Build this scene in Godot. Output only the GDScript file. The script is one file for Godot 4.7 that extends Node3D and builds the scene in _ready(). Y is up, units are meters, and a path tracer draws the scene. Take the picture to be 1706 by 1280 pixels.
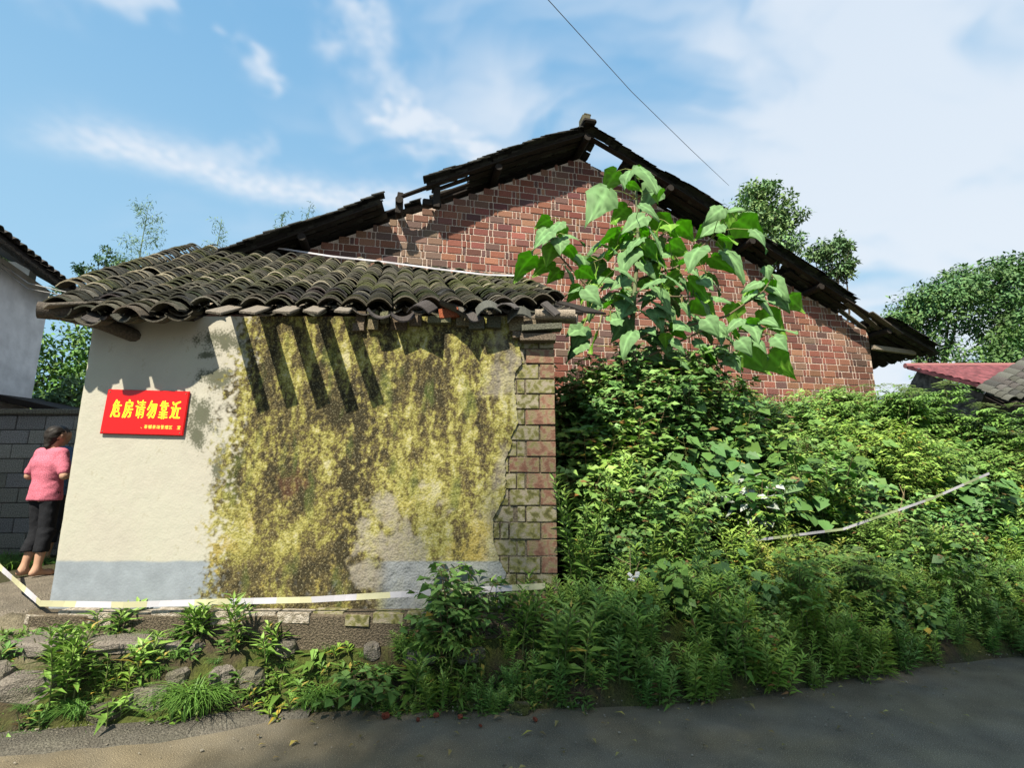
extends Node3D
# An old brick house with a broken tiled roof, a mossy plastered shed in front of it, weeds along a country road.
const TH := 0.218166            # the brick house stands 12.5 degrees askew to the shed
var rng := RandomNumberGenerator.new()
var taken := {}
var n_soft := FastNoiseLite.new()
var n_mid := FastNoiseLite.new()
var n_fine := FastNoiseLite.new()
var grain: NoiseTexture2D
var grain_big: NoiseTexture2D
var bumps: NoiseTexture2D
var M := {}

# ------------------------------------------------------------------ mesh helper
class Mesher:
	var v := PackedVector3Array()
	var n := PackedVector3Array()
	var c := PackedColorArray()
	var uv := PackedVector2Array()
	var idx := PackedInt32Array()
	var col := Color.WHITE
	func vert(p: Vector3, nn: Vector3, u := Vector2.ZERO) -> int:
		v.append(p); n.append(nn); c.append(col); uv.append(u)
		return v.size() - 1
	func face(a: Vector3, b: Vector3, d: Vector3) -> void:      # corners counter-clockwise as seen from outside
		var nn := (b - a).cross(d - a).normalized()
		var i := vert(a, nn); vert(b, nn); vert(d, nn)
		idx.append_array([i, i + 2, i + 1])
	func quad(a: Vector3, b: Vector3, d: Vector3, e: Vector3) -> void:
		var nn := (d - a).cross(e - b).normalized()
		var i := vert(a, nn, Vector2(0, 1)); vert(b, nn, Vector2(1, 1)); vert(d, nn, Vector2(1, 0)); vert(e, nn, Vector2(0, 0))
		idx.append_array([i, i + 2, i + 1, i, i + 3, i + 2])
	var edge_tint := 1.0
	func cbox(x: Transform3D, s: Vector3, b: float) -> void:    # a box with chamfered edges
		var h := s * 0.5
		var k := Vector3(minf(b, h.x * 0.8), minf(b, h.y * 0.8), minf(b, h.z * 0.8))
		for ax in 3:
			for sg in [-1.0, 1.0]:
				var p := []
				for q in [[-1, -1], [1, -1], [1, 1], [-1, 1]]:
					var w := Vector3.ZERO
					w[ax] = h[ax] * sg
					w[(ax + 1) % 3] = (h[(ax + 1) % 3] - k[(ax + 1) % 3]) * q[0]
					w[(ax + 2) % 3] = (h[(ax + 2) % 3] - k[(ax + 2) % 3]) * q[1]
					p.append(x * w)
				if sg > 0: quad(p[0], p[1], p[2], p[3])
				else: quad(p[3], p[2], p[1], p[0])
		if b <= 0.0: return
		for ax in 3:
			var a1 := (ax + 1) % 3
			var a2 := (ax + 2) % 3
			for s1 in [-1.0, 1.0]:
				for s2 in [-1.0, 1.0]:
					var p := []
					for q in [[-1, 0], [1, 0], [1, 1], [-1, 1]]:
						var w := Vector3.ZERO
						w[ax] = (h[ax] - k[ax]) * q[0]
						w[a1] = (h[a1] - (0.0 if q[1] == 0 else k[a1])) * s1
						w[a2] = (h[a2] - (k[a2] if q[1] == 0 else 0.0)) * s2
						p.append(x * w)
					if s1 * s2 > 0: quad(p[0], p[1], p[2], p[3])
					else: quad(p[3], p[2], p[1], p[0])
	func tube(pts: Array, rad: Array, sides := 8, caps := true) -> void:
		var first := v.size()
		var side := Vector3.ZERO
		for i in pts.size():
			var t: Vector3 = (pts[mini(i + 1, pts.size() - 1)] - pts[maxi(i - 1, 0)]).normalized()
			if i == 0: side = t.cross(Vector3(0.31, 0.9, 0.27)).normalized()
			side = (side - t * side.dot(t)).normalized()
			var up := t.cross(side)
			for k in sides + 1:
				var a := TAU * k / sides
				var o := side * cos(a) + up * sin(a)
				vert(pts[i] + o * rad[i], o, Vector2(float(k) / sides, i))
		for i in pts.size() - 1:
			for k in sides:
				var a := first + i * (sides + 1) + k
				idx.append_array([a, a + sides + 2, a + 1, a, a + sides + 1, a + sides + 2])
		if caps:
			for e in [0, pts.size() - 1]:
				var t2: Vector3 = (pts[1] - pts[0]).normalized() * -1.0 if e == 0 else (pts[-1] - pts[-2]).normalized()
				var ce := vert(pts[e], t2)
				for k in sides:
					var p0: Vector3 = v[first + e * (sides + 1) + k]
					var p1: Vector3 = v[first + e * (sides + 1) + k + 1]
					var i0 := vert(p0, t2); vert(p1, t2)
					if e == 0: idx.append_array([ce, i0, i0 + 1])
					else: idx.append_array([ce, i0 + 1, i0])
	func leaf(base: Vector3, dir: Vector3, up: Vector3, length: float, width: float, droop := 0.2, fold := 0.25) -> void:
		var d := dir.normalized()
		var s := d.cross(up)
		s = s.normalized() if s.length() > 0.01 else d.cross(Vector3.RIGHT).normalized()
		var nn := s.cross(d).normalized()
		var m := base + d * length * 0.42
		var tip := base + d * length - nn * length * droop
		var l := m + s * width * 0.5 - nn * width * fold * -0.5
		var r := m - s * width * 0.5 - nn * width * fold * -0.5
		var n1 := (m - base).cross(l - base).normalized() * -1.0
		var n2 := (r - base).cross(m - base).normalized() * -1.0
		if n1.dot(nn) < 0: n1 = -n1
		if n2.dot(nn) < 0: n2 = -n2
		var nt := (nn + d * droop).normalized()
		var i := vert(base, n1); vert(l, n1); vert(tip, (n1 + nt).normalized()); vert(m, n1)
		idx.append_array([i, i + 3, i + 1, i + 1, i + 3, i + 2])
		i = vert(base, n2); vert(m, n2); vert(tip, (n2 + nt).normalized()); vert(r, n2)
		idx.append_array([i, i + 3, i + 1, i + 1, i + 3, i + 2])
	func grid(nu: int, nv: int, p: PackedVector3Array, cols := PackedColorArray(), uvs := PackedVector2Array()) -> void:   # nu x nv points, row by row
		var first := v.size()
		v.append_array(p)
		for j in nv:
			for i in nu:
				var a := p[j * nu + maxi(i - 1, 0)]
				var b := p[j * nu + mini(i + 1, nu - 1)]
				var d := p[maxi(j - 1, 0) * nu + i]
				var e := p[mini(j + 1, nv - 1) * nu + i]
				n.append((b - a).cross(e - d).normalized())
				if cols.is_empty(): c.append(col)
				if uvs.is_empty(): uv.append(Vector2(float(i) / (nu - 1), 1.0 - float(j) / (nv - 1)))
		c.append_array(cols); uv.append_array(uvs)
		for j in nv - 1:
			for i in nu - 1:
				var a := first + j * nu + i
				idx.append_array([a, a + nu, a + 1, a + 1, a + nu, a + nu + 1])
	func add(other: Mesher, x: Transform3D, tint := Color.WHITE) -> void:
		var first := v.size()
		v.append_array(x * other.v)
		var bs := x.basis.orthonormalized()
		for q in other.n: n.append(bs * q)
		for q in other.c: c.append(q * tint)
		uv.append_array(other.uv)
		for q in other.idx: idx.append(q + first)
	func mesh() -> ArrayMesh:
		if v.is_empty(): return ArrayMesh.new()
		var a := []
		a.resize(Mesh.ARRAY_MAX)
		a[Mesh.ARRAY_VERTEX] = v; a[Mesh.ARRAY_NORMAL] = n; a[Mesh.ARRAY_COLOR] = c; a[Mesh.ARRAY_TEX_UV] = uv; a[Mesh.ARRAY_INDEX] = idx
		var m := ArrayMesh.new()
		m.add_surface_from_arrays(Mesh.PRIMITIVE_TRIANGLES, a)
		return m

# ------------------------------------------------------------------ scene helpers
func lin(r: float, g: float, b: float, a := 1.0) -> Color:      # a real-world base colour as the sRGB value that albedo_color wants
	return Color(r, g, b, a).linear_to_srgb()
func rnd(a: float, b: float) -> float:
	return rng.randf_range(a, b)
func numbered(s: String) -> String:
	taken[s] = taken.get(s, 0) + 1
	return s if taken[s] == 1 else "%s_%03d" % [s, taken[s] - 1]
func meta(o: Node, label: String, category: String, group := "", kind := "") -> void:
	if label: o.set_meta("label", label)
	if category: o.set_meta("category", category)
	if group: o.set_meta("group", group)
	if kind: o.set_meta("kind", kind)
func thing(called: String, label: String, category: String, at := Vector3.ZERO, turn := 0.0, group := "") -> Node3D:
	var o := Node3D.new()
	o.name = numbered(called)
	add_child(o)
	o.position = at; o.rotation.y = turn
	meta(o, label, category, group)
	return o
func part(called: String, m: Mesh, material: Material, parent: Node) -> MeshInstance3D:
	var o := MeshInstance3D.new()
	o.name = called if parent != self else numbered(called)
	if m == null: m = ArrayMesh.new()
	o.mesh = m
	o.material_override = material
	parent.add_child(o, true)
	return o
func copy_of(o: Node3D, label: String, at: Vector3, turn: float, size := 1.0, group := "") -> Node3D:
	var r: Node3D = o.duplicate()
	r.name = numbered(String(o.name).rstrip("0123456789").trim_suffix("_"))
	add_child(r)
	r.position = at; r.rotation = Vector3(0, turn, 0); r.scale = Vector3.ONE * size
	meta(r, label, "", group)
	return r
func noise_tex(size: int, freq: float, lo: float, hi: float, oct := 4, sd := 1) -> NoiseTexture2D:
	var f := FastNoiseLite.new()
	f.noise_type = FastNoiseLite.TYPE_SIMPLEX_SMOOTH
	f.frequency = freq; f.fractal_octaves = oct; f.seed = sd
	var t := NoiseTexture2D.new()
	t.width = size; t.height = size; t.seamless = true; t.noise = f
	var g := Gradient.new()
	g.offsets = PackedFloat32Array([0.15, 0.85])
	g.colors = PackedColorArray([Color(lo, lo, lo), Color(hi, hi, hi)])
	t.color_ramp = g
	return t
func stuff_mat(col: Color, rough := 0.9, tex: Texture2D = null, scale := 2.0, bump := 0.0, by_vertex := false) -> StandardMaterial3D:
	var m := StandardMaterial3D.new()
	m.albedo_color = col
	m.roughness = rough
	m.metallic_specular = 0.35
	m.vertex_color_use_as_albedo = by_vertex
	if tex:
		m.albedo_texture = tex
		m.uv1_triplanar = true; m.uv1_world_triplanar = true
		m.uv1_scale = Vector3.ONE * scale
		if bump > 0.0:
			m.heightmap_enabled = true
			m.heightmap_texture = bumps
			m.heightmap_scale = bump
	return m
func leaf_mat(rough: float, back: Color) -> StandardMaterial3D:
	var m := StandardMaterial3D.new()
	m.vertex_color_use_as_albedo = true
	m.roughness = rough
	m.metallic_specular = 0.4
	m.backlight_enabled = true
	m.backlight = back
	m.cull_mode = BaseMaterial3D.CULL_DISABLED
	return m
func bilerp(a: Color, b: Color, t: float) -> Color:
	return a.lerp(b, clampf(t, 0.0, 1.0))

# ------------------------------------------------------------------ the lie of the land
var edge_x := [-60.0, -6.0, -3.06, -2.4, -1.6, 0.2, 1.0, 2.0, 3.2, 4.5, 12.0, 90.0]
var edge_z := [9.0, -2.85, -3.39, -3.52, -3.74, -3.82, -3.88, -4.1, -4.55, -4.91, -6.6, -23.0]
func road_edge(x: float) -> float:
	for i in edge_x.size() - 1:
		if x <= edge_x[i + 1]:
			return lerpf(edge_z[i], edge_z[i + 1], (x - edge_x[i]) / (edge_x[i + 1] - edge_x[i]))
	return edge_z[-1]
func land(x: float, z: float) -> float:
	var s := road_edge(x) - z
	var k := smoothstep(-2.0, 0.5, x)
	var wide := lerpf(0.55, 0.36, k)
	return lerpf(0.44, 0.5, k) * smoothstep(-0.02, wide, s) + 0.1 * smoothstep(wide, wide + 0.6, s) - 0.02
func house(s: float, y: float, d: float) -> Vector3:             # s along the gable from its middle, d out of it towards the road
	var b := Vector3(1.22, 0, -8.33)
	return b + Vector3(cos(TH), 0, -sin(TH)) * s + Vector3(sin(TH), 0, cos(TH)) * d + Vector3(0, y, 0)

func _ready() -> void:
	rng.seed = 7
	n_soft.seed = 3; n_soft.frequency = 1.0; n_soft.fractal_octaves = 3
	n_mid.seed = 11; n_mid.frequency = 1.0; n_mid.fractal_octaves = 4
	n_fine.seed = 23; n_fine.frequency = 1.0; n_fine.fractal_octaves = 2
	camera_and_light()
	materials()
	setting()
	brick_house()
	shed()
	neighbours()
	trees()
	big_leaf_plant()
	undergrowth()
	people()
	sign_board()
	small_things()

func camera_and_light() -> void:
	var cam := Camera3D.new()
	cam.name = "camera"
	cam.position = Vector3(0, 1.55, 0)
	cam.rotation_degrees = Vector3(10.65, 0, 0)
	cam.fov = 73.95
	cam.near = 0.05; cam.far = 2000.0
	cam.current = true
	add_child(cam)
	var sun := DirectionalLight3D.new()
	sun.name = "sun"
	sun.basis = Basis.looking_at(Vector3(0.28, -1.0, -0.78), Vector3.UP)
	sun.light_color = Color(1.0, 0.96, 0.88)
	sun.light_energy = 1.6
	sun.light_angular_distance = 0.9
	sun.shadow_enabled = true
	add_child(sun)
	var env := Environment.new()
	env.background_mode = Environment.BG_SKY
	env.sky = Sky.new()
	var pano := PanoramaSkyMaterial.new()
	pano.panorama = sky_picture()
	env.sky.sky_material = pano
	env.background_energy_multiplier = 1.0
	env.tonemap_mode = Environment.TONE_MAPPER_LINEAR
	env.tonemap_exposure = 1.9
	env.sdfgi_enabled = true; env.ssao_enabled = true; env.ssil_enabled = true
	var w := WorldEnvironment.new()
	w.name = "sky_and_air"
	w.environment = env
	add_child(w)

func streak(az: float, el: float, a: Vector2, b: Vector2, w: float) -> float:
	var p := Vector2(az + 5.0 * n_mid.get_noise_2d(az * 0.09, el * 0.16), el + 2.6 * n_mid.get_noise_2d(az * 0.10 + 40.0, el * 0.2))
	var t := clampf((p - a).dot(b - a) / (b - a).length_squared(), 0.0, 1.0)
	var d := (p - a - (b - a) * t).length() / (w * (0.35 + 0.65 * sin(PI * clampf(t * 0.8 + 0.15, 0.0, 1.0))))
	return exp(-d * d) * smoothstep(0.0, 0.12, t) * smoothstep(1.0, 0.8, t)
func sky_picture() -> ImageTexture:
	var wd := 1280
	var ht := 640
	var f := FastNoiseLite.new()
	f.seed = 5; f.frequency = 1.0; f.fractal_octaves = 5; f.noise_type = FastNoiseLite.TYPE_SIMPLEX_SMOOTH
	var px := PackedFloat32Array()
	px.resize(wd * ht * 3)
	var k := 1.0 / 1.82
	for j in ht:
		var el := 90.0 - (j + 0.5) / ht * 180.0
		for i in wd:
			var o := (j * wd + i) * 3
			if el < -1.0:
				px[o] = 0.10; px[o + 1] = 0.11; px[o + 2] = 0.08
				continue
			var az := fposmod((i + 0.5) / wd * 360.0 + 180.0, 360.0) - 180.0
			var r := deg_to_rad(az)
			var h := maxf(sin(deg_to_rad(el)), 0.0) + 0.22
			var p := Vector2(sin(r), -cos(r)) * cos(deg_to_rad(el)) / h
			# thin high cloud, thickest to the right of the road and opposite the sun's side
			var side := sin(deg_to_rad(clampf(az, -100.0, 170.0) + 8.0)) if az > -100.0 else -0.6
			var warp := f.get_noise_2d(p.x * 0.6 + 9.0, p.y * 0.6) * 0.7
			var a := f.get_noise_2d(p.x * 1.1 + warp, p.y * 2.1 - warp * 0.6)
			var b := f.get_noise_2d(p.x * 3.3 + 30.0 + warp * 2.0, p.y * 5.2 + a)
			var low := smoothstep(55.0, 8.0, el)
			var cover := smoothstep(-0.28, 0.62, a * 0.85 + b * 0.38 + side * 0.55 + 0.03 + low * 0.16 * (side + 0.3))
			cover *= smoothstep(-0.75, 0.35, side) * 0.92
			var tear := 0.25 + 1.1 * clampf(b * 1.3 + 0.42, 0.0, 1.0) + 0.25 * n_fine.get_noise_2d(az * 0.5 + el * 0.4, el * 1.6 - az * 0.15)
			cover = maxf(cover, tear * (0.0 + 0.5 * streak(az, el, Vector2(-38, 29.5), Vector2(-24, 32.0), 1.6)
				+ 0.7 * streak(az, el, Vector2(-22, 47), Vector2(-10, 32.5), 2.6) + 0.85 * streak(az, el, Vector2(-16, 38), Vector2(0, 35.5), 2.0)
				+ 0.7 * streak(az, el, Vector2(-34, 41), Vector2(-28, 37), 1.2) + 0.7 * streak(az, el, Vector2(-52, 37), Vector2(-38, 41), 1.8)))
			var bend := 1.0 * sin((az + 48.0) * 0.16) + 0.7 * n_soft.get_noise_1d(az * 0.08)
			var wisp := el - lerpf(26.4, 30.6, clampf((az + 48.0) / 36.0, 0.0, 1.0)) - bend
			var body := exp(-pow(wisp / (1.15 if wisp < 0.0 else 1.9 + 0.9 * a), 2.0)) * smoothstep(-50.0, -40.0, az) * smoothstep(-4.0, -14.0, az)
			cover = maxf(cover, body * (0.80 + 0.45 * n_fine.get_noise_2d(az * 0.35 + el * 0.9, el * 2.0 - az * 0.5)))
			cover = clampf(cover, 0.0, 1.0)
			var high := smoothstep(5.0, 52.0, el)
			var blue := Color(0.40, 0.66, 0.87).lerp(Color(0.205, 0.45, 0.735), high)
			var white := Color(0.80, 0.86, 0.93).lerp(Color(0.70, 0.79, 0.90), high)
			var q := blue.lerp(white, cover)
			px[o] = q.r * k; px[o + 1] = q.g * k; px[o + 2] = q.b * k
	return ImageTexture.create_from_image(Image.create_from_data(wd, ht, false, Image.FORMAT_RGBF, px.to_byte_array()))

func materials() -> void:
	grain = noise_tex(512, 0.035, 0.62, 1.0, 5, 2)
	grain_big = noise_tex(512, 0.012, 0.55, 1.0, 5, 4)
	bumps = noise_tex(512, 0.05, 0.0, 1.0, 5, 6)
	M.vertex = stuff_mat(Color.WHITE, 0.92, grain, 2.2, 0.25, true)
	M.brick = stuff_mat(Color.WHITE, 0.93, grain, 3.0, 0.3, true)
	M.mortar = stuff_mat(lin(0.74, 0.60, 0.51), 0.95, grain, 2.5, 0.3)
	M.tile = stuff_mat(Color.WHITE, 0.9, grain, 4.0, 0.15, true)
	M.soil = stuff_mat(Color.WHITE, 0.96, grain, 2.6, 0.9, true)
	M.stone = stuff_mat(Color.WHITE, 0.93, grain, 3.1, 0.8, true)
	M.dark_wood = stuff_mat(lin(0.035, 0.028, 0.024), 0.85, grain, 3.0, 0.3)
	M.grey_wood = stuff_mat(lin(0.30, 0.26, 0.21), 0.85, grain, 3.0, 0.3)
	M.log = stuff_mat(lin(0.13, 0.11, 0.09), 0.9, grain, 3.0, 0.5)
	M.pale_log = stuff_mat(lin(0.38, 0.32, 0.25), 0.9, grain, 3.0, 0.4)
	M.asphalt = asphalt()
	M.leaf = leaf_mat(0.5, Color(0.33, 0.48, 0.14))
	M.leaf_soft = leaf_mat(0.62, Color(0.32, 0.44, 0.16))
	M.big_leaf = leaf_mat(0.62, Color(0.5, 0.78, 0.16))
	M.stem = stuff_mat(Color.WHITE, 0.8, null, 1.0, 0.0, true)
	M.bark = stuff_mat(lin(0.11, 0.085, 0.06), 0.95, grain, 3.0, 0.6)
	M.whitewash = stuff_mat(lin(0.93, 0.94, 0.95), 0.9, noise_tex(256, 0.03, 0.86, 1.0, 4, 9), 0.35, 0.2)

func asphalt() -> StandardMaterial3D:
	var sz := 1024
	var im := Image.create(sz, sz, false, Image.FORMAT_RGB8)
	var bm := Image.create(sz, sz, false, Image.FORMAT_L8)
	var f := FastNoiseLite.new()
	f.seed = 8; f.frequency = 0.004; f.fractal_octaves = 4
	var base := f.get_seamless_image(sz, sz)
	f.frequency = 0.2; f.fractal_octaves = 2; f.seed = 19
	var fine := f.get_seamless_image(sz, sz)
	for y in sz:
		for x in sz:
			var a := base.get_pixel(x, y).r
			var b := fine.get_pixel(x, y).r
			var l := 0.135 + 0.07 * (a - 0.5) + 0.11 * (b - 0.5)
			if b > 0.78: l += 0.20
			l = maxf(l, 0.02)
			im.set_pixel(x, y, Color(l * 1.17, l * 1.03, l * 0.76).linear_to_srgb())
			bm.set_pixel(x, y, Color(b, b, b))
	var m := StandardMaterial3D.new()
	m.albedo_texture = ImageTexture.create_from_image(im)
	m.vertex_color_use_as_albedo = true
	m.roughness = 0.82
	m.metallic_specular = 0.4
	m.uv1_triplanar = true; m.uv1_world_triplanar = true
	m.uv1_scale = Vector3.ONE * 0.55
	m.heightmap_enabled = true
	m.heightmap_texture = ImageTexture.create_from_image(bm)
	m.heightmap_scale = 0.5
	return m

# ------------------------------------------------------------------ ground, road, bank
func setting() -> void:
	var g := Mesher.new()
	g.col = Color(0.09, 0.10, 0.05)
	g.quad(Vector3(-700, -0.4, 700), Vector3(700, -0.4, 700), Vector3(700, -0.4, -700), Vector3(-700, -0.4, -700))
	meta(part("ground", g.mesh(), M.soil, self), "", "", "", "structure")
	# behind the bank
	var p := PackedVector3Array()
	var cs := PackedColorArray()
	var nu := 90
	var nv := 60
	for j in nv:
		for i in nu:
			var x := lerpf(-70.0, 90.0, float(i) / (nu - 1))
			var q := float(j) / (nv - 1)
			var z := road_edge(x) - 1.5 - 130.0 * q * q
			p.append(Vector3(x, 0.515 + 0.04 * n_soft.get_noise_2d(x * 0.3, z * 0.3) + 2.5 * q * q, z))
			cs.append(Color(0.06, 0.075, 0.03).lerp(Color(0.12, 0.10, 0.06), n_mid.get_noise_2d(x * 0.5, z * 0.5) * 0.8 + 0.3))
	g = Mesher.new()
	g.grid(nu, nv, p, cs)
	meta(part("terrain", g.mesh(), M.soil, self), "", "", "", "structure")
	# the bank beside the road, mossy earth with pale dry patches at its left end
	p = PackedVector3Array(); cs = PackedColorArray()
	nu = 400; nv = 56
	for j in nv:
		for i in nu:
			var x := lerpf(-8.0, 10.0, float(i) / (nu - 1))
			var s := lerpf(-0.16, 1.75, pow(float(j) / (nv - 1), 1.3))
			var z := road_edge(x) - s
			var k := smoothstep(-0.02, 0.2, s) * (1.0 - smoothstep(1.2, 1.7, s) * 0.8)
			var rough := n_mid.get_noise_2d(x * 3.0, z * 3.0) * 0.06 + n_mid.get_noise_2d(x * 9.0, z * 9.0) * 0.028
			var y := land(x, z) + rough * k - (0.02 if s < 0.0 else 0.0)
			y -= 0.05 * smoothstep(0.1, -0.16, s)
			p.append(Vector3(x, y, z - rough * 0.8 * k))
			var moss := n_soft.get_noise_2d(x * 1.6 + 4.0, z * 2.2) + 0.5 * n_mid.get_noise_2d(x * 7.0, z * 7.0)
			var q := Color(0.075, 0.058, 0.036).lerp(Color(0.085, 0.105, 0.022), clampf(moss * 1.6 + 0.78, 0.0, 1.0))
			var dry := smoothstep(-1.7, -2.9, x) * smoothstep(0.28, 0.5, s + moss * 0.12) 
			q = q.lerp(Color(0.30, 0.25, 0.19), clampf(dry * (0.65 + moss * 0.5), 0.0, 0.95))
			q = q.lerp(Color(0.10, 0.085, 0.06), smoothstep(0.1, -0.05, s) * 0.8)
			q = q * (0.82 + 0.36 * (n_fine.get_noise_2d(x * 22.0, z * 22.0) * 0.5 + 0.5))
			cs.append(q)
	g = Mesher.new()
	g.grid(nu, nv, p, cs)
	meta(part("road_bank", g.mesh(), M.soil, self), "", "", "", "structure")
	# the road and the far verge behind the camera
	p = PackedVector3Array(); cs = PackedColorArray(); nu = 420; nv = 60
	for j in nv:
		for i in nu:
			var e := float(i) / (nu - 1) * 2.0 - 1.0
			var x := 2.0 + 8.0 * e + 44.0 * e * e * e * absf(e)
			var q := float(j) / (nv - 1)
			var z := road_edge(x) + lerpf(5.6, -0.2, q)
			p.append(Vector3(x, 0.012 * n_soft.get_noise_2d(x * 0.9, z * 0.9) + 0.01 * sin(q * PI), z))
			var worn := n_mid.get_noise_2d(x * 0.8, z * 1.6) + 0.5 * n_mid.get_noise_2d(x * 3.1, z * 3.1)
			var dust := 0.6 * smoothstep(0.72, 0.95, q + 0.08 * worn)
			cs.append(Color(0.86, 0.86, 0.88).lerp(Color(1.28, 1.24, 1.14), clampf(0.35 + worn, 0.0, 1.0)).lerp(Color(0.62, 0.55, 0.42), dust * clampf(0.5 + worn, 0.0, 0.85)))
	g = Mesher.new()
	g.grid(nu, nv, p, cs)
	meta(part("road", g.mesh(), M.asphalt, self), "", "", "", "structure")
	p = PackedVector3Array(); cs = PackedColorArray(); nu = 60; nv = 20
	for j in nv:
		for i in nu:
			var x := lerpf(-60.0, 80.0, float(i) / (nu - 1))
			var z := road_edge(x) + 5.5 + 90.0 * (1.0 - float(j) / (nv - 1))
			p.append(Vector3(x, 0.03 + 0.05 * n_soft.get_noise_2d(x, z), z))
			cs.append(Color(0.24, 0.215, 0.17) * (0.9 + 0.3 * n_mid.get_noise_2d(x * 0.4, z * 0.4)))
	g = Mesher.new()
	g.grid(nu, nv, p, cs)
	meta(part("yard", g.mesh(), M.soil, self), "", "", "", "structure")
	# the trodden path into the alley
	p = PackedVector3Array(); cs = PackedColorArray(); nu = 26; nv = 60
	for j in nv:
		for i in nu:
			var z := lerpf(-3.95, -9.5, float(j) / (nv - 1))
			var mid := -4.35 - 0.2217 * (-z - 4.0) * 1.1
			var q := float(i) / (nu - 1) * 2.0 - 1.0
			var x := mid + q * (0.62 + 0.08 * n_mid.get_noise_1d(z * 2.0 + signf(q) * 9.0))
			p.append(Vector3(x, maxf(land(x, z), 0.40) + 0.035 - 0.06 * q * q * q * q + 0.012 * n_mid.get_noise_2d(x * 5.0, z * 5.0), z))
			cs.append(Color(0.33, 0.29, 0.23) * (0.9 + 0.4 * n_mid.get_noise_2d(x * 3.0, z * 3.0)))
	g = Mesher.new()
	g.grid(nu, nv, p, cs)
	meta(part("path", g.mesh(), M.soil, self), "", "", "", "structure")
	# a strip of broken concrete at the road's left edge
	p = PackedVector3Array(); cs = PackedColorArray(); nu = 60; nv = 5
	for j in nv:
		for i in nu:
			var x := lerpf(-7.0, -1.35, float(i) / (nu - 1))
			var taper := smoothstep(-1.3, -2.2, x)
			var z := road_edge(x) + lerpf(0.16 * taper + 0.03 + 0.02 * n_mid.get_noise_1d(x * 5.0), -0.12, float(j) / (nv - 1))
			p.append(Vector3(x, 0.026 - (0.03 if j == 0 else 0.0) + 0.006 * n_mid.get_noise_2d(x * 8.0, z * 8.0), z))
			cs.append(Color(0.20, 0.185, 0.15) * (0.8 + 0.3 * n_mid.get_noise_2d(x * 4.0, z * 4.0)))
	g = Mesher.new()
	g.grid(nu, nv, p, cs)
	meta(part("road_shoulder", g.mesh(), M.soil, self), "", "", "", "structure")

# ------------------------------------------------------------------ the brick house
func brick_colour() -> Color:
	var r := rng.randf()
	var q := Color(0.235, 0.088, 0.066)
	if r < 0.22: q = Color(0.175, 0.075, 0.064)
	elif r < 0.34: q = Color(0.13, 0.072, 0.066)
	elif r < 0.52: q = Color(0.28, 0.125, 0.083)
	elif r < 0.60: q = Color(0.31, 0.16, 0.10)
	return q * rnd(1.1, 1.5)
func wall_top(s: float) -> float:
	return 7.33 - 0.495 * absf(s)
func roof_y(a: float) -> float:                                  # a along the ground from the ridge
	return 7.61 - 0.505 * a + 0.05 * sin(a * 0.9) - 0.03 * a * 0.2
func arc_tile(width: float, length: float, rise: float, up: bool) -> Mesher:   # a small curved roof tile, long axis z, lower end at +z
	var m := Mesher.new()
	var k := 6
	var th := 0.0125
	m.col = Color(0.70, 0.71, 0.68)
	for i in k:
		var a0 := -1.0 + 2.0 * i / k
		var a1 := -1.0 + 2.0 * (i + 1) / k
		var y0 := rise * (1.0 - a0 * a0) * (1.0 if up else -1.0)
		var y1 := rise * (1.0 - a1 * a1) * (1.0 if up else -1.0)
		var p0 := Vector3(a0 * width * 0.5, y0, length * 0.5)
		var p1 := Vector3(a1 * width * 0.5, y1, length * 0.5)
		var b := Vector3(0, 0, -length)
		var t := Vector3(0, -th, 0)
		m.quad(p0, p1, p1 + b, p0 + b)
		m.quad(p1 + t, p0 + t, p0 + b + t, p1 + b + t)
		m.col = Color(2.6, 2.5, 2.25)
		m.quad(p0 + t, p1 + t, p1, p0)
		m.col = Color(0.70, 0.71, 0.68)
	return m
func roof_hole(left: bool, a: float, d: float) -> bool:
	if left:
		if a > 2.70 and a < 3.42 and d > -0.2: return true
		if a > 1.95 and a < 2.7 and d < 0.22 and d > -0.25: return true
		return false
	if a > 0.16 and a < 0.84 and d < 0.37 and d > -0.45: return true
	if a > 3.72 and a < 4.05 and d < 0.25 and d > -0.4: return true
	if a > 5.18 and a < 5.86 and d > -0.45: return true
	if a > 1.0 and d > -0.3 and d < 0.36 and n_mid.get_noise_2d(a * 2.2, d * 4.0) > 0.34: return true
	return false

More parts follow.
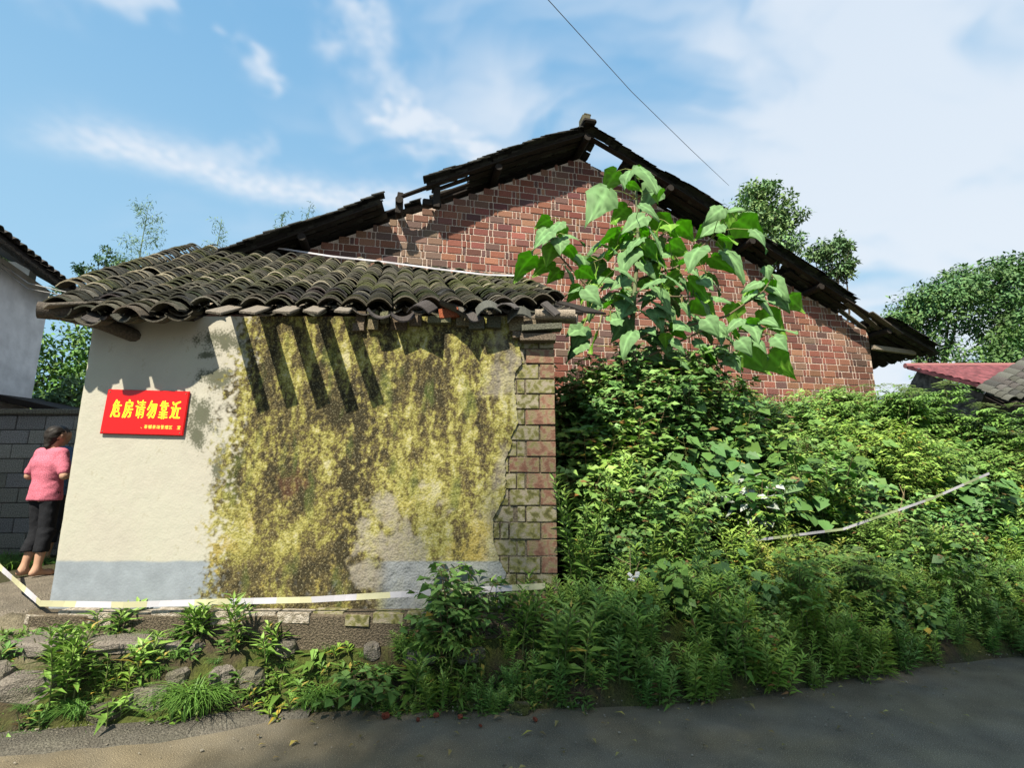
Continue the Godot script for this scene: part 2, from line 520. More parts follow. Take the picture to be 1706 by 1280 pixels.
func brick_house() -> void:
	var h := thing("brick_house", "old red brick house with broken dark tiled gable roof behind the mossy shed", "house")
	var core := Mesher.new()
	# gable wall: a mortar-coloured core, bricks standing a little proud of it
	var wall := part("gable_wall", null, M.mortar, h)
	var front := [house(-5.86, 0.3, -0.008), house(5.86, 0.3, -0.008), house(5.86, wall_top(5.86) - 0.06, -0.008), house(0, wall_top(0) - 0.06, -0.008), house(-5.86, wall_top(5.86) - 0.06, -0.008)]
	var back := []
	for q in front: back.append(q - Vector3(sin(TH), 0, cos(TH)) * 0.23)
	core.quad(front[0], front[1], front[2], front[4]); core.face(front[4], front[2], front[3])
	core.quad(back[1], back[0], back[4], back[2]); core.face(back[2], back[4], back[3])
	for i in 5: core.quad(back[i], back[(i + 1) % 5], front[(i + 1) % 5], front[i])
	wall.mesh = core.mesh()
	var list := []
	var y := 0.42
	var k := 0
	while y < 7.3:
		var reach := minf(5.86, (7.33 - y - 0.115) / 0.495 - 0.02)
		if reach < 0.2: break
		var s := -reach + (rnd(-0.25, 0.0) if reach < 5.8 else 0.0)
		if reach >= 5.8 and k % 2 == 1: s -= 0.0
		var next := 0
		while s < reach - 0.04:
			var w := 0.235 * rnd(0.96, 1.04)
			if next > 0:
				w = 0.056 * rnd(0.9, 1.12)
				next -= 1
			else:
				var r := rng.randf()
				next = 0 if r < 0.14 else (1 if r < 0.55 else 2)
			var s0 := maxf(s, -reach)
			var s1 := minf(s + w, reach)
			s += w + 0.0135
			if s1 - s0 < 0.03: continue
			var q := brick_colour()
			if y < 4.4 and s0 < 3.6: q = q
			var pale := smoothstep(-3.45, -3.1, s0) * smoothstep(-2.45, -2.75, s0) * smoothstep(4.4, 5.0, y)
			q = q.lerp(Color(0.27, 0.20, 0.15), pale * rnd(0.45, 0.9))
			var worn := smoothstep(4.7, 5.85, absf(s0)) * 0.4 + (0.5 if y + 0.2 > wall_top((s0 + s1) * 0.5) else 0.0)
			q = q.lerp(Color(0.24, 0.165, 0.11), clampf(worn * rnd(0.2, 1.1), 0.0, 0.8))
			var soot := n_soft.get_noise_2d(s0 * 0.7, y * 0.9) + 0.6 * n_mid.get_noise_2d(s0 * 2.2, y * 0.9)
			q = q * clampf(1.0 + 0.55 * soot, 0.6, 1.4)
			q = q.lerp(Color(0.33, 0.235, 0.17), clampf(n_mid.get_noise_2d(s0 * 1.4 + 30.0, y * 1.4) * 1.5 - 0.15, 0.0, 0.6))
			list.append([(s0 + s1) * 0.5 + 0.0, y + 0.056 + rnd(-0.002, 0.002), s1 - s0, 0.1125, q])
		y += 0.126
		k += 1
	# the largest in view are parts of their own
	var rank := []
	for i in list.size():
		var b = list[i]
		var p := house(b[0], b[1], 0)
		var seen: float = b[2] * b[3] / p.length_squared()
		if b[1] < 3.6 or (b[0] < -1.0 and b[1] < 4.95) or b[2] < 0.15: seen *= 0.05
		rank.append([seen, i])
	rank.sort_custom(func(a, b): return a[0] > b[0])
	var own := {}
	for i in mini(300, rank.size()): own[rank[i][1]] = true
	var unit := Mesher.new()
	unit.cbox(Transform3D(), Vector3(0.235, 0.1125, 0.06), 0.007)
	var unit_mesh := unit.mesh()
	var rest := Mesher.new()
	var turn := Basis(Vector3.UP, TH)
	for i in list.size():
		var b = list[i]
		var proud := rnd(-0.004, 0.004)
		var bs := turn * Basis(Vector3.FORWARD, rnd(-0.008, 0.008))
		if own.has(i):
			var o := part("brick", unit_mesh, stuff_tone4(b[4]), wall)
			o.transform = Transform3D(bs.scaled_local(Vector3(b[2] / 0.235, 1, 1)), house(b[0], b[1], -0.028 + proud))
		else:
			rest.col = b[4]
			rest.cbox(Transform3D(bs, house(b[0], b[1], -0.028 + proud)), Vector3(b[2], b[3], 0.06), 0.007)
	var more := part("bricks", rest.mesh(), M.brick, wall)
	more.set_meta("kind", "stuff")
	# the other walls, hidden from the road
	var m := Mesher.new()
	for sg in [-1.0, 1.0]:
		m.cbox(Transform3D(turn, house(5.74 * sg, 2.3, -5.2)), Vector3(0.24, 4.1, 9.9), 0.0)
	m.cbox(Transform3D(turn, house(0, 2.3, -10.2)), Vector3(11.2, 4.1, 0.24), 0.0)
	part("side_walls", m.mesh(), M.mortar, h)
	# roof
	var roof := part("roof", null, M.dark_wood, h)
	m = Mesher.new()
	for sg in [-1.0, 1.0]:
		var a0 := 0.02
		var n := 8
		for i in n:
			var a := lerpf(a0, 6.85, float(i) / n)
			var b := lerpf(a0, 6.85, float(i + 1) / n)
			var p := [house(a * sg, roof_y(a) - 0.09, -0.5), house(b * sg, roof_y(b) - 0.09, -0.5), house(b * sg, roof_y(b) - 0.09, -10.6), house(a * sg, roof_y(a) - 0.09, -10.6)]
			if sg < 0: p.reverse()
			m.quad(p[0], p[1], p[2], p[3])
			var lo := Vector3(0, -0.05, 0)
			m.quad(p[3] + lo, p[2] + lo, p[1] + lo, p[0] + lo)
			for j in 4: m.quad(p[j] + lo, p[(j + 1) % 4] + lo, p[(j + 1) % 4], p[j])
	roof.mesh = m.mesh()
	var tops := Mesher.new()
	var cover := arc_tile(0.2, 0.2, 0.055, true)
	var pan := arc_tile(0.2, 0.2, 0.05, false)
	var cover_mesh := cover.mesh()
	var tile_tones := []
	for q in [0.045, 0.06, 0.08, 0.055, 0.11]: tile_tones.append(stuff_mat(lin(q, q * 0.98, q * 0.9), 0.9, grain, 4.0, 0.15, true))
	for sg in [-1.0, 1.0]:
		for ci in 16:
			var is_pan := ci % 2 == 1
			var d := 0.40 - 0.105 * ci
			var a := 0.06
			while a < 6.95:
				var step := 0.078 * rnd(0.85, 1.2)
				if not roof_hole(sg < 0, a + rnd(-0.05, 0.05), d + (rnd(-0.06, 0.06) if ci > 0 else 0.0)) and rng.randf() > 0.02:
					var down := atan(0.505 - 0.045 * cos(a * 0.9)) + rnd(-0.04, 0.05) - 0.08
					var bs := Basis(Vector3.UP, TH + PI * 0.5 * sg) * Basis(Vector3.RIGHT, down) * Basis(Vector3.BACK, rnd(-0.08, 0.08))
					var edge := 0.035 * sin(a * 3.1 + sg) if ci == 0 else 0.0
					var hump := 0.05 * maxf(0.0, n_mid.get_noise_2d(a * 1.6 + sg * 7.0, ci * 0.5)) + (rnd(0.0, 0.012) if ci < 2 else 0.0)
					var at := house(a * sg, roof_y(a) - (0.075 if is_pan else 0.04) + rnd(-0.008, 0.012) + hump, d + rnd(-0.012, 0.012) + edge)
					var tone := rng.randi() % 5
					if ci == 0:
						var o := part("tile", cover_mesh, tile_tones[tone], roof)
						o.transform = Transform3D(bs, at)
					else:
						var q: float = [0.045, 0.06, 0.08, 0.055, 0.11][tone]
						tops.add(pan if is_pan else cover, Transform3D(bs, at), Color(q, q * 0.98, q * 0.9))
				a += step
	more = part("tiles", tops.mesh(), M.tile, roof)
	more.set_meta("kind", "stuff")
	# rafters, purlins, ridge
	for sg in [-1.0, 1.0]:
		for d in [0.34, 0.16, -0.04, -0.24]:
			var runs := [[0.05, 6.9]]
			if sg < 0: runs = [[0.05, 2.62], [3.46, 6.9]] if d < 0.3 else [[0.05, 3.16], [3.46, 6.9]]
			elif d < 0.3: runs = [[0.86, 3.74], [4.04, 5.25], [5.8, 6.9]] if d > -0.1 else [[0.86, 6.9]]
			for q in runs:
				m = Mesher.new()
				var n := maxi(1, int((q[1] - q[0]) / 0.7))
				for i in n:
					var a := lerpf(q[0], q[1], float(i) / n)
					var b := lerpf(q[0], q[1], float(i + 1) / n)
					var p0 := house(a * sg, roof_y(a) - 0.125, d)
					var p1 := house(b * sg, roof_y(b) - 0.125, d)
					var bs := Basis.looking_at(p1 - p0, Vector3.UP)
					m.cbox(Transform3D(bs, (p0 + p1) * 0.5), Vector3(0.10, 0.022, (p1 - p0).length() + 0.01), 0.0)
				part("rafter", m.mesh(), M.dark_wood, roof)
		for a in [0.0, 1.55, 3.13, 4.5, 5.95]:
			if a == 0.0 and sg > 0: continue
			m = Mesher.new()
			var r := 0.065
			var ya := roof_y(a) - 0.21
			m.tube([house(a * sg, ya, -10.0), house(a * sg, ya - 0.03, -4.0), house(a * sg, ya, 0.38 + rnd(-0.03, 0.08))], [r, r, r * 0.95], 9)
			part("purlin", m.mesh(), M.dark_wood, roof)
	# charred-looking timbers left standing where the tiles have gone
	m = Mesher.new()
	m.cbox(Transform3D(Basis(Vector3.UP, TH) * Basis(Vector3.BACK, -0.08), house(-3.13, 5.80, 0.34)), Vector3(0.09, 0.36, 0.07), 0.01)
	part("post", m.mesh(), M.dark_wood, roof)
	m = Mesher.new()
	m.cbox(Transform3D(Basis(Vector3.UP, TH), house(-2.55, 6.02, 0.25)), Vector3(0.11, 0.36, 0.09), 0.01)
	m.cbox(Transform3D(Basis(Vector3.UP, TH), house(-2.62, 5.94, 0.2)), Vector3(0.3, 0.12, 0.10), 0.02)
	part("post", m.mesh(), M.dark_wood, roof)
	m = Mesher.new()
	for q in [[5.1, 5.95, 0.30, 0.12], [5.2, 5.9, 0.05, 0.08], [5.5, 6.2, 0.42, 0.05]]:
		var p0 := house(q[0], roof_y(q[0]) - 0.13, q[2])
		var p1 := house(q[1], roof_y(q[1]) - 0.15, q[2] - q[3])
		m.cbox(Transform3D(Basis.looking_at(p1 - p0, Vector3.UP), (p0 + p1) * 0.5), Vector3(0.1, 0.03, (p1 - p0).length()), 0.004)
	part("bare_rafter", m.mesh(), M.log, roof)
	m = Mesher.new()
	m.cbox(Transform3D(Basis(Vector3.UP, TH) * Basis(Vector3.BACK, -0.06), house(6.3, 4.02, 0.1)), Vector3(1.0, 0.09, 0.07), 0.01)
	m.cbox(Transform3D(Basis(Vector3.UP, TH) * Basis(Vector3.BACK, -0.06), house(6.3, 4.05, -2.0)), Vector3(1.0, 0.09, 0.07), 0.01)
	part("eave_bracket", m.mesh(), M.pale_log, roof)
	m = Mesher.new()
	for i in 40:
		var d := 0.45 - i * 0.27
		m.cbox(Transform3D(Basis(Vector3.UP, TH), house(rnd(-0.01, 0.01), roof_y(0) + 0.02 + rnd(-0.01, 0.02), d)), Vector3(0.24, 0.09, 0.26), 0.03)
	part("ridge_cap", m.mesh(), M.dark_wood, roof)
	m = Mesher.new()
	m.cbox(Transform3D(Basis(Vector3.UP, TH), house(-0.02, roof_y(0) + 0.13, 0.36)), Vector3(0.15, 0.15, 0.2), 0.012)
	m.cbox(Transform3D(Basis(Vector3.UP, TH + 0.1), house(0.0, roof_y(0) + 0.225, 0.36)), Vector3(0.13, 0.035, 0.18), 0.008)
	part("ridge_end_block", m.mesh(), stuff_mat(lin(0.16, 0.15, 0.10), 0.9, grain, 4.0, 0.3), roof)

func lin_of(q: Color) -> Color:
	return q.linear_to_srgb()
var tone_cache := {}
func stuff_tone(q: Color) -> StandardMaterial3D:
	var key := "%d_%d_%d" % [roundi(q.r * 25), roundi(q.g * 25), roundi(q.b * 25)]
	if not tone_cache.has(key):
		tone_cache[key] = stuff_mat(Color(roundi(q.r * 25) / 25.0, roundi(q.g * 25) / 25.0, roundi(q.b * 25) / 25.0).linear_to_srgb(), 0.93, grain, 3.0, 0.3)
	return tone_cache[key]

# ------------------------------------------------------------------ the shed
var torn_y := [0.56, 0.66, 0.76, 0.82, 0.92, 1.03, 1.09, 1.17, 1.25, 1.40, 1.45, 1.55, 1.70, 1.84, 1.90, 2.02, 2.12, 2.24, 2.30, 2.37, 2.46, 2.52, 2.60, 2.70, 2.90]
var torn_x := [-0.08, -0.07, -0.07, -0.05, -0.10, -0.14, -0.15, -0.15, -0.15, -0.07, -0.05, -0.05, -0.06, 0.0, -0.01, 0.05, 0.04, 0.03, 0.02, 0.02, 0.03, 0.08, 0.08, 0.05, 0.06]
func torn_edge(y: float) -> float:
	for i in torn_y.size() - 1:
		if y <= torn_y[i + 1]:
			return lerpf(torn_x[i], torn_x[i + 1], (y - torn_y[i]) / (torn_y[i + 1] - torn_y[i])) + 0.012 * n_mid.get_noise_1d(y * 25.0)
	return torn_x[-1]
func moss_at(x: float, y: float) -> float:                       # 0 on the painted plaster, 1 in the mossy middle
	var e := -2.42 + 0.16 * n_fine.get_noise_2d(x * 16.0, y * 16.0) + 0.09 * n_mid.get_noise_2d(x * 1.7, y * 2.3) + 0.12 * n_mid.get_noise_2d(x * 5.0 + 3.0, y * 5.0) + 0.10 * smoothstep(2.2, 2.9, y)
	return smoothstep(e - 0.05, e + 0.13, x)
func bare_at(x: float, y: float) -> float:                       # the patch of grey undercoat low down to the right
	var q := Vector2((x + 0.93) / 0.34, (y - 1.02) / 0.42).length() + 1.0 * n_mid.get_noise_2d(x * 2.6, y * 2.6) + 0.35 * n_mid.get_noise_2d(x * 9.0, y * 9.0)
	return smoothstep(1.0, 0.55, q)
func plaster_height(x: float, y: float) -> float:
	var k := moss_at(x, y)
	var q := n_mid.get_noise_2d(x * 4.0, y * 4.0) * 0.5 + n_mid.get_noise_2d(x * 13.0, y * 13.0) * 0.35
	return (0.002 + 0.009 * k) * q + 0.0015 * n_soft.get_noise_2d(x * 2.0, y * 2.0) - 0.004 * bare_at(x, y)
var wall_dark := 0.0
func plaster_colour(x: float, y: float) -> Color:
	var a := n_mid.get_noise_2d(x * 1.3, y * 1.3)
	var b := n_mid.get_noise_2d(x * 6.0, y * 4.5)
	var f := n_fine.get_noise_2d(x * 42.0, y * 42.0)
	var g := n_fine.get_noise_2d(x * 95.0 + 5.0, y * 95.0)
	var paint := Color(0.415, 0.395, 0.335) * (0.96 + 0.10 * a + 0.05 * b)
	paint = paint.lerp(Color(0.385, 0.38, 0.315), clampf(0.35 + a * 1.2 + (1.6 - y) * 0.4, 0.0, 0.7))
	paint = paint.lerp(Color(0.30, 0.28, 0.21), smoothstep(0.42, 0.75, b + 0.3 * f) * 0.5)
	var band := smoothstep(0.012, -0.012, y - 0.915 - 0.012 * n_soft.get_noise_1d(x * 3.0))
	paint = paint.lerp(Color(0.235, 0.265, 0.295) * (0.95 + 0.15 * b), band)
	# blots of black mould beyond the moss's edge
	var blot := 0.0
	for q in [[-2.62, 2.07, 0.17, 0.16], [-2.50, 2.40, 0.16, 0.10], [-2.58, 2.60, 0.10, 0.035], [-2.42, 2.72, 0.3, 0.10], [-2.60, 1.90, 0.08, 0.10], [-2.40, 1.65, 0.06, 0.2]]:
		blot = maxf(blot, smoothstep(1.25, 0.35, Vector2((x - q[0]) / q[2], (y - q[1]) / q[3]).length() + 0.8 * b + 0.5 * f))
	paint = paint.lerp(Color(0.055, 0.062, 0.035), clampf(blot, 0.0, 1.0) * 0.85)
	var k := moss_at(x, y)
	if k <= 0.0: return paint
	# lichen over wet black algae, drawn out downwards by the rain from the eave
	var wx := x + 0.05 * b
	var streaks := n_mid.get_noise_2d(wx * 6.5, y * 0.8) + 0.6 * n_mid.get_noise_2d(wx * 17.0 + 7.0, y * 2.0)
	var big := n_mid.get_noise_2d(x * 2.1 + 40.0, y * 1.7)
	var grit := n_mid.get_noise_2d(x * 17.0 + 3.0, y * 14.0)
	var wet := 0.75 * streaks * lerpf(0.55, 1.15, smoothstep(1.0, 2.3, y)) + 0.55 * b + 0.55 * grit + 0.30 * f + 0.30 * g + 0.62 * big
	wet += 0.02 + 0.16 * smoothstep(-1.0, -1.5, x) * smoothstep(-2.2, -1.7, x) - 0.16 * smoothstep(-0.7, 0.0, x) + 0.14 * smoothstep(1.8, 2.6, y) - 0.08 * smoothstep(1.7, 1.0, y)
	for z in [[-1.30, 0.13, 0.75, 2.35, 0.75], [-1.95, 0.20, 1.25, 1.85, 0.45], [-0.62, 0.10, 1.85, 2.95, 0.40], [-1.05, 0.07, 1.5, 2.9, 0.45], [-1.62, 0.08, 1.6, 2.9, 0.4], [-2.2, 0.12, 1.9, 2.9, 0.4], [-0.25, 0.08, 1.4, 2.6, 0.3]]:
		var dx: float = (x - z[0] + 0.08 * b) / z[1]
		wet += z[4] * exp(-dx * dx) * smoothstep(z[2] - 0.2, z[2] + 0.3, y) * smoothstep(z[3] + 0.2, z[3] - 0.2, y) * (0.8 + grit)
	wet += 0.42 * smoothstep(1.06, 0.80, y + 0.10 * b + 0.06 * grit) * smoothstep(-0.95, -1.2, x)
	var q := Color(0.44, 0.41, 0.235).lerp(Color(0.36, 0.335, 0.105), smoothstep(-0.75, -0.30, wet))
	q = q.lerp(Color(0.225, 0.205, 0.055), smoothstep(-0.32, 0.05, wet))
	q = q.lerp(Color(0.115, 0.092, 0.042), smoothstep(0.02, 0.36, wet))
	q = q.lerp(Color(0.042, 0.036, 0.020), smoothstep(0.36, 0.85, wet))
	q = q.lerp(Color(0.36, 0.25, 0.07), 0.55 * smoothstep(0.05, 0.4, n_mid.get_noise_2d(x * 1.9 + 20.0, y * 1.9)) * smoothstep(1.5, 0.95, y) * smoothstep(0.3, -0.1, wet))
	q = q.lerp(Color(0.10, 0.14, 0.035), smoothstep(0.25, 0.6, n_mid.get_noise_2d(x * 3.0 + 60.0, y * 1.1)) * 0.5)
	q = q.lerp(Color(0.13, 0.052, 0.040), smoothstep(1.0, 0.3, Vector2((x + 1.82) / 0.17, (y - 1.52) / 0.12).length() + b) * 0.4)
	q = q.lerp(Color(0.52, 0.49, 0.32), smoothstep(0.30, 0.7, -f * 0.6 - 0.8 * g) * 0.5)
	var bare := bare_at(x, y)
	bare = maxf(bare, 0.75 * smoothstep(-0.30, -0.12, x + 0.12 * b) * smoothstep(0.1, 0.5, n_mid.get_noise_2d(x * 2.0 + 80.0, y * 1.6) + 0.25))
	q = q.lerp(Color(0.38, 0.345, 0.285) * (0.95 + 0.28 * b + 0.18 * f), bare * clampf(0.72 - 0.5 * b - 0.35 * f, 0.15, 0.85))
	q = q.lerp(Color(0.26, 0.285, 0.31), smoothstep(0.925, 0.905, y) * maxf(smoothstep(-1.1, -0.95, x), 0.0) * 0.85)
	q = q.lerp(Color(0.26, 0.275, 0.28), smoothstep(0.90, 0.88, y) * smoothstep(0.55, 0.9, b + 0.2) * 0.3)
	return paint.lerp(q * 0.78, k)

func roof_point(x: float, q: float) -> Vector3:                  # x where a row of tiles starts at the eave, q metres up the row (in plan)
	var xt := x - q * 0.2217
	var eave := 2.89 + 0.13 * smoothstep(-3.4, -3.9, x) + 0.03 * smoothstep(-0.6, 0.3, x)
	var slope := lerpf(0.645, 0.475, clampf((x + 3.5) / 4.0, 0.0, 1.0))
	return Vector3(xt, eave + slope * q - 0.035 * sin(PI * clampf(q / 3.6, 0.0, 1.0)) + 0.02 * n_soft.get_noise_2d(x * 1.2, q * 0.8), -3.95 - q)
func row_length(x: float) -> float:                              # up to the gable
	return (8.06 + 0.2217 * x - 3.95) / (1.0 + 0.2217 * 0.2217) - 0.04
func row_start(x: float) -> float:
	return -0.02 + 0.4 * smoothstep(-3.55, -3.9, x) + 0.34 * smoothstep(-2.75, -2.5, x) - 0.06 * smoothstep(-1.5, -1.2, x) + 0.06 * smoothstep(-1.5, -1.2, x) + 0.12 * smoothstep(-0.2, 0.5, x)

func shed() -> void:
	var t := thing("plastered_shed", "small cream plastered shed, its wall half covered in yellow-green moss", "shed")
	# walls behind the plaster
	var m := Mesher.new()
	m.cbox(Transform3D(Basis(), Vector3(-1.62, 1.735, -4.40)), Vector3(3.94, 2.39, 0.25), 0.0)
	m.cbox(Transform3D(Basis(), Vector3(-3.47, 1.9, -5.95)), Vector3(0.24, 2.7, 2.85), 0.0)
	m.cbox(Transform3D(Basis(), Vector3(0.22, 1.75, -6.25)), Vector3(0.24, 2.4, 3.45), 0.0)
	var wall := part("wall", m.mesh(), stuff_mat(lin(0.24, 0.20, 0.14), 0.95, grain, 2.5, 0.4), t)
	# the plaster coat with its torn right edge
	var tw := 1040
	var ht := 600
	var im := Image.create(tw, ht, false, Image.FORMAT_RGB8)
	var relief := Image.create(tw, ht, false, Image.FORMAT_L8)
	for j in ht:
		for i in tw:
			var px := -3.63 + (i + 0.5) / tw * 3.8
			var py := 2.96 - (j + 0.5) / ht * 2.42
			im.set_pixel(i, j, plaster_colour(px, py).linear_to_srgb())
			var k := 0.22 + 0.78 * moss_at(px, py)
			var h := 0.5 + k * (0.35 * n_fine.get_noise_2d(px * 42.0, py * 42.0) + 0.25 * n_mid.get_noise_2d(px * 13.0, py * 13.0)) + 0.05 * n_mid.get_noise_2d(px * 5.0 + 9.0, py * 5.0)
			relief.set_pixel(i, j, Color(h, h, h))
	var pm := StandardMaterial3D.new()
	pm.albedo_texture = ImageTexture.create_from_image(im)
	pm.roughness = 0.93
	pm.metallic_specular = 0.25
	pm.heightmap_enabled = true
	pm.heightmap_texture = ImageTexture.create_from_image(relief)
	pm.heightmap_scale = 0.8
	var nu := 300
	var nv := 170
	var p := PackedVector3Array()
	var uvs := PackedVector2Array()
	var cs := PackedColorArray()
	for j in nv:
		var y := lerpf(0.56, 2.945, float(j) / (nv - 1))
		var right := torn_edge(y)
		for i in nu:
			var x := lerpf(-3.63, right, float(i) / (nu - 1))
			var lift := 0.006 * smoothstep(0.10, 0.0, right - x) * n_mid.get_noise_1d(y * 6.0)
			var z := -4.244 + plaster_height(x, y) + lift
			z -= 0.014 * smoothstep(-3.60, -3.63, x)
			p.append(Vector3(x + 0.004 * n_mid.get_noise_1d(y * 4.0) * (1.0 if i == 0 else 0.0), y, z))
			uvs.append(Vector2((x + 3.63) / 3.8, (2.96 - y) / 2.42)); cs.append(Color.WHITE)
	m = Mesher.new()
	m.grid(nu, nv, p, cs, uvs)
	for j in nv - 1:
		for e in [0, nu - 1]:
			var a := p[j * nu + e]
			var b := p[(j + 1) * nu + e]
			var back := Vector3(0, 0, -0.05 if e == 0 else -0.032)
			var i0 := m.v.size()
			if e == 0: m.quad(a + back, a, b, b + back)
			else: m.quad(a, a + back, b + back, b)
			for q in 4: m.uv[i0 + q] = uvs[j * nu + e]
	part("plaster", m.mesh(), pm, t)
	# the brick corner that the plaster has left
	var faces := Mesher.new()
	faces.cbox(Transform3D(), Vector3(0.243, 0.121, 0.1), 0.0035)
	var full := faces.mesh()
	var mossy_bricks := []
	for i in 6:
		var ramp := Gradient.new()
		ramp.offsets = PackedFloat32Array([0.1, 0.42, 0.58, 0.9])
		var list := [Color(0.20, 0.098, 0.07), Color(0.24, 0.135, 0.09), Color(0.27, 0.20, 0.13), Color(0.19, 0.18, 0.07)] if i < 3 else [Color(0.085, 0.085, 0.03), Color(0.20, 0.19, 0.07), Color(0.29, 0.265, 0.17), Color(0.34, 0.29, 0.225)]
		var cols := PackedColorArray()
		for q in list: cols.append((q * rnd(0.66, 0.95)).linear_to_srgb())
		ramp.colors = cols
		var nt := noise_tex(256, 0.022, 0.0, 1.0, 5, 60 + i)
		nt.color_ramp = ramp
		mossy_bricks.append(stuff_mat(Color.WHITE, 0.95, nt, 1.9 + 0.13 * i, 0.22))
	var y := 0.56
	var k := 0
	while y < 2.72:
		var x := 0.36
		var cut := [0.125, 0.245, 0.06, 0.245] if k % 2 == 0 else [0.245, 0.06, 0.245, 0.125]
		for w in cut:
			if x < -0.3: break
			var q := Color(0.27, 0.26, 0.11).lerp(Color(0.36, 0.33, 0.24), rng.randf())
			if rng.randf() < 0.35: q = Color(0.22, 0.22, 0.06)
			if x > 0.3: q = Color(0.33, 0.145, 0.10).lerp(Color(0.30, 0.21, 0.16), rng.randf())
			if y > 2.3 or y < 0.85: q = q.lerp(Color(0.22, 0.21, 0.09), 0.5)
			var o := part("brick", full, mossy_bricks[(0 if x - w * 0.5 > rnd(0.14, 0.30) else 3) + rng.randi() % 3] if rng.randf() < 0.95 else mossy_bricks[2], wall)
			var ww: float = w * rnd(0.96, 1.0)
			var skew := Basis(Vector3.BACK, rnd(-0.022, 0.022)) * Basis(Vector3.UP, rnd(-0.04, 0.04))
			if not (y > 2.45 and y < 2.58 and x > 0.2 and x < 0.3):
				o.transform = Transform3D(skew.scaled_local(Vector3(ww / 0.24, rnd(0.97, 1.03), 1)), Vector3(x - ww * 0.5, y + 0.06, -4.308 + rnd(-0.014, 0.008)))
			else:
				o.transform = Transform3D(skew.scaled_local(Vector3(ww / 0.24, 0.8, 1)), Vector3(x - ww * 0.5, y + 0.05, -4.33))
			x -= w + 0.011
		y += 0.1315
		k += 1
	# corbelled bricks and loose ones along the wall's head
	var loose := [[0.22, 2.74, 0.30, 0.06, 0.05], [0.25, 2.82, 0.34, 0.05, 0.08], [0.05, 2.77, 0.09, 0.06, 0.02], [0.04, 2.86, 0.12, 0.12, 0.03], [-0.16, 2.88, 0.12, 0.10, 0.02], [-0.30, 2.87, 0.13, 0.10, 0.02], [-0.43, 2.89, 0.11, 0.08, 0.0],
		[-0.62, 2.90, 0.2, 0.06, 0.03], [-0.83, 2.90, 0.10, 0.09, 0.0], [-0.98, 2.88, 0.14, 0.12, -0.02], [-1.10, 2.93, 0.07, 0.10, 0.0], [-1.19, 2.86, 0.09, 0.09, 0.01], [-1.20, 2.95, 0.09, 0.08, 0.0], [-1.30, 2.93, 0.08, 0.1, 0.0], [-1.31, 2.84, 0.1, 0.07, 0.01]]
	for q in loose:
		var o := part("brick", full, stuff_tone(Color(0.20, 0.19, 0.10).lerp(Color(0.24, 0.20, 0.15), rng.randf()) * rnd(0.5, 1.1)), wall)
		o.transform = Transform3D((Basis(Vector3.BACK, rnd(-0.08, 0.08)) * Basis(Vector3.UP, rnd(-0.1, 0.1))).scaled_local(Vector3(q[2] / 0.24, q[3] / 0.118, 1.2)), Vector3(q[0], q[1], -4.27 + q[4]))
	var red := part("brick", full, stuff_mat(lin(0.45, 0.13, 0.06), 0.9, grain, 4.0, 0.3), wall)
	red.transform = Transform3D(Basis(Vector3.BACK, 0.12).scaled_local(Vector3(0.7, 0.7, 1)), Vector3(-0.54, 2.955, -4.22))
	# foundation ledge of whitish bricks
	m = Mesher.new()
	m.cbox(Transform3D(Basis(), Vector3(-1.62, 0.34, -4.30)), Vector3(4.1, 0.44, 0.42), 0.02)
	part("footing", m.mesh(), stuff_mat(lin(0.16, 0.13, 0.09), 0.95, grain, 2.4, 0.8), t)
	var pale_bricks := []
	for i in 2:
		var ramp := Gradient.new()
		ramp.offsets = PackedFloat32Array([0.15, 0.5, 0.85])
		ramp.colors = PackedColorArray([lin(0.15, 0.13, 0.09), lin(0.33, 0.29, 0.24), lin(0.44, 0.40, 0.34)])
		var nt := noise_tex(256, 0.03, 0.0, 1.0, 5, 80 + i)
		nt.color_ramp = ramp
		pale_bricks.append(stuff_mat(Color.WHITE, 0.95, nt, 2.3, 0.6))
	var fx := -3.66
	while fx < 0.3:
		var w := rnd(0.17, 0.26)
		var o := part("footing_brick", full, pale_bricks[rng.randi() % 2] if fx < -1.75 else mossy_bricks[3 + rng.randi() % 3], t)
		o.transform = Transform3D((Basis(Vector3.UP, rnd(-0.06, 0.06)) * Basis(Vector3.BACK, rnd(-0.04, 0.04))).scaled_local(Vector3(w / 0.24, rnd(0.55, 0.8), 1.2)), Vector3(fx + w * 0.5, 0.53 + rnd(-0.018, 0.008), -4.135 + rnd(-0.03, 0.02)))
		fx += w + rnd(0.008, 0.03)
	shed_roof(t)

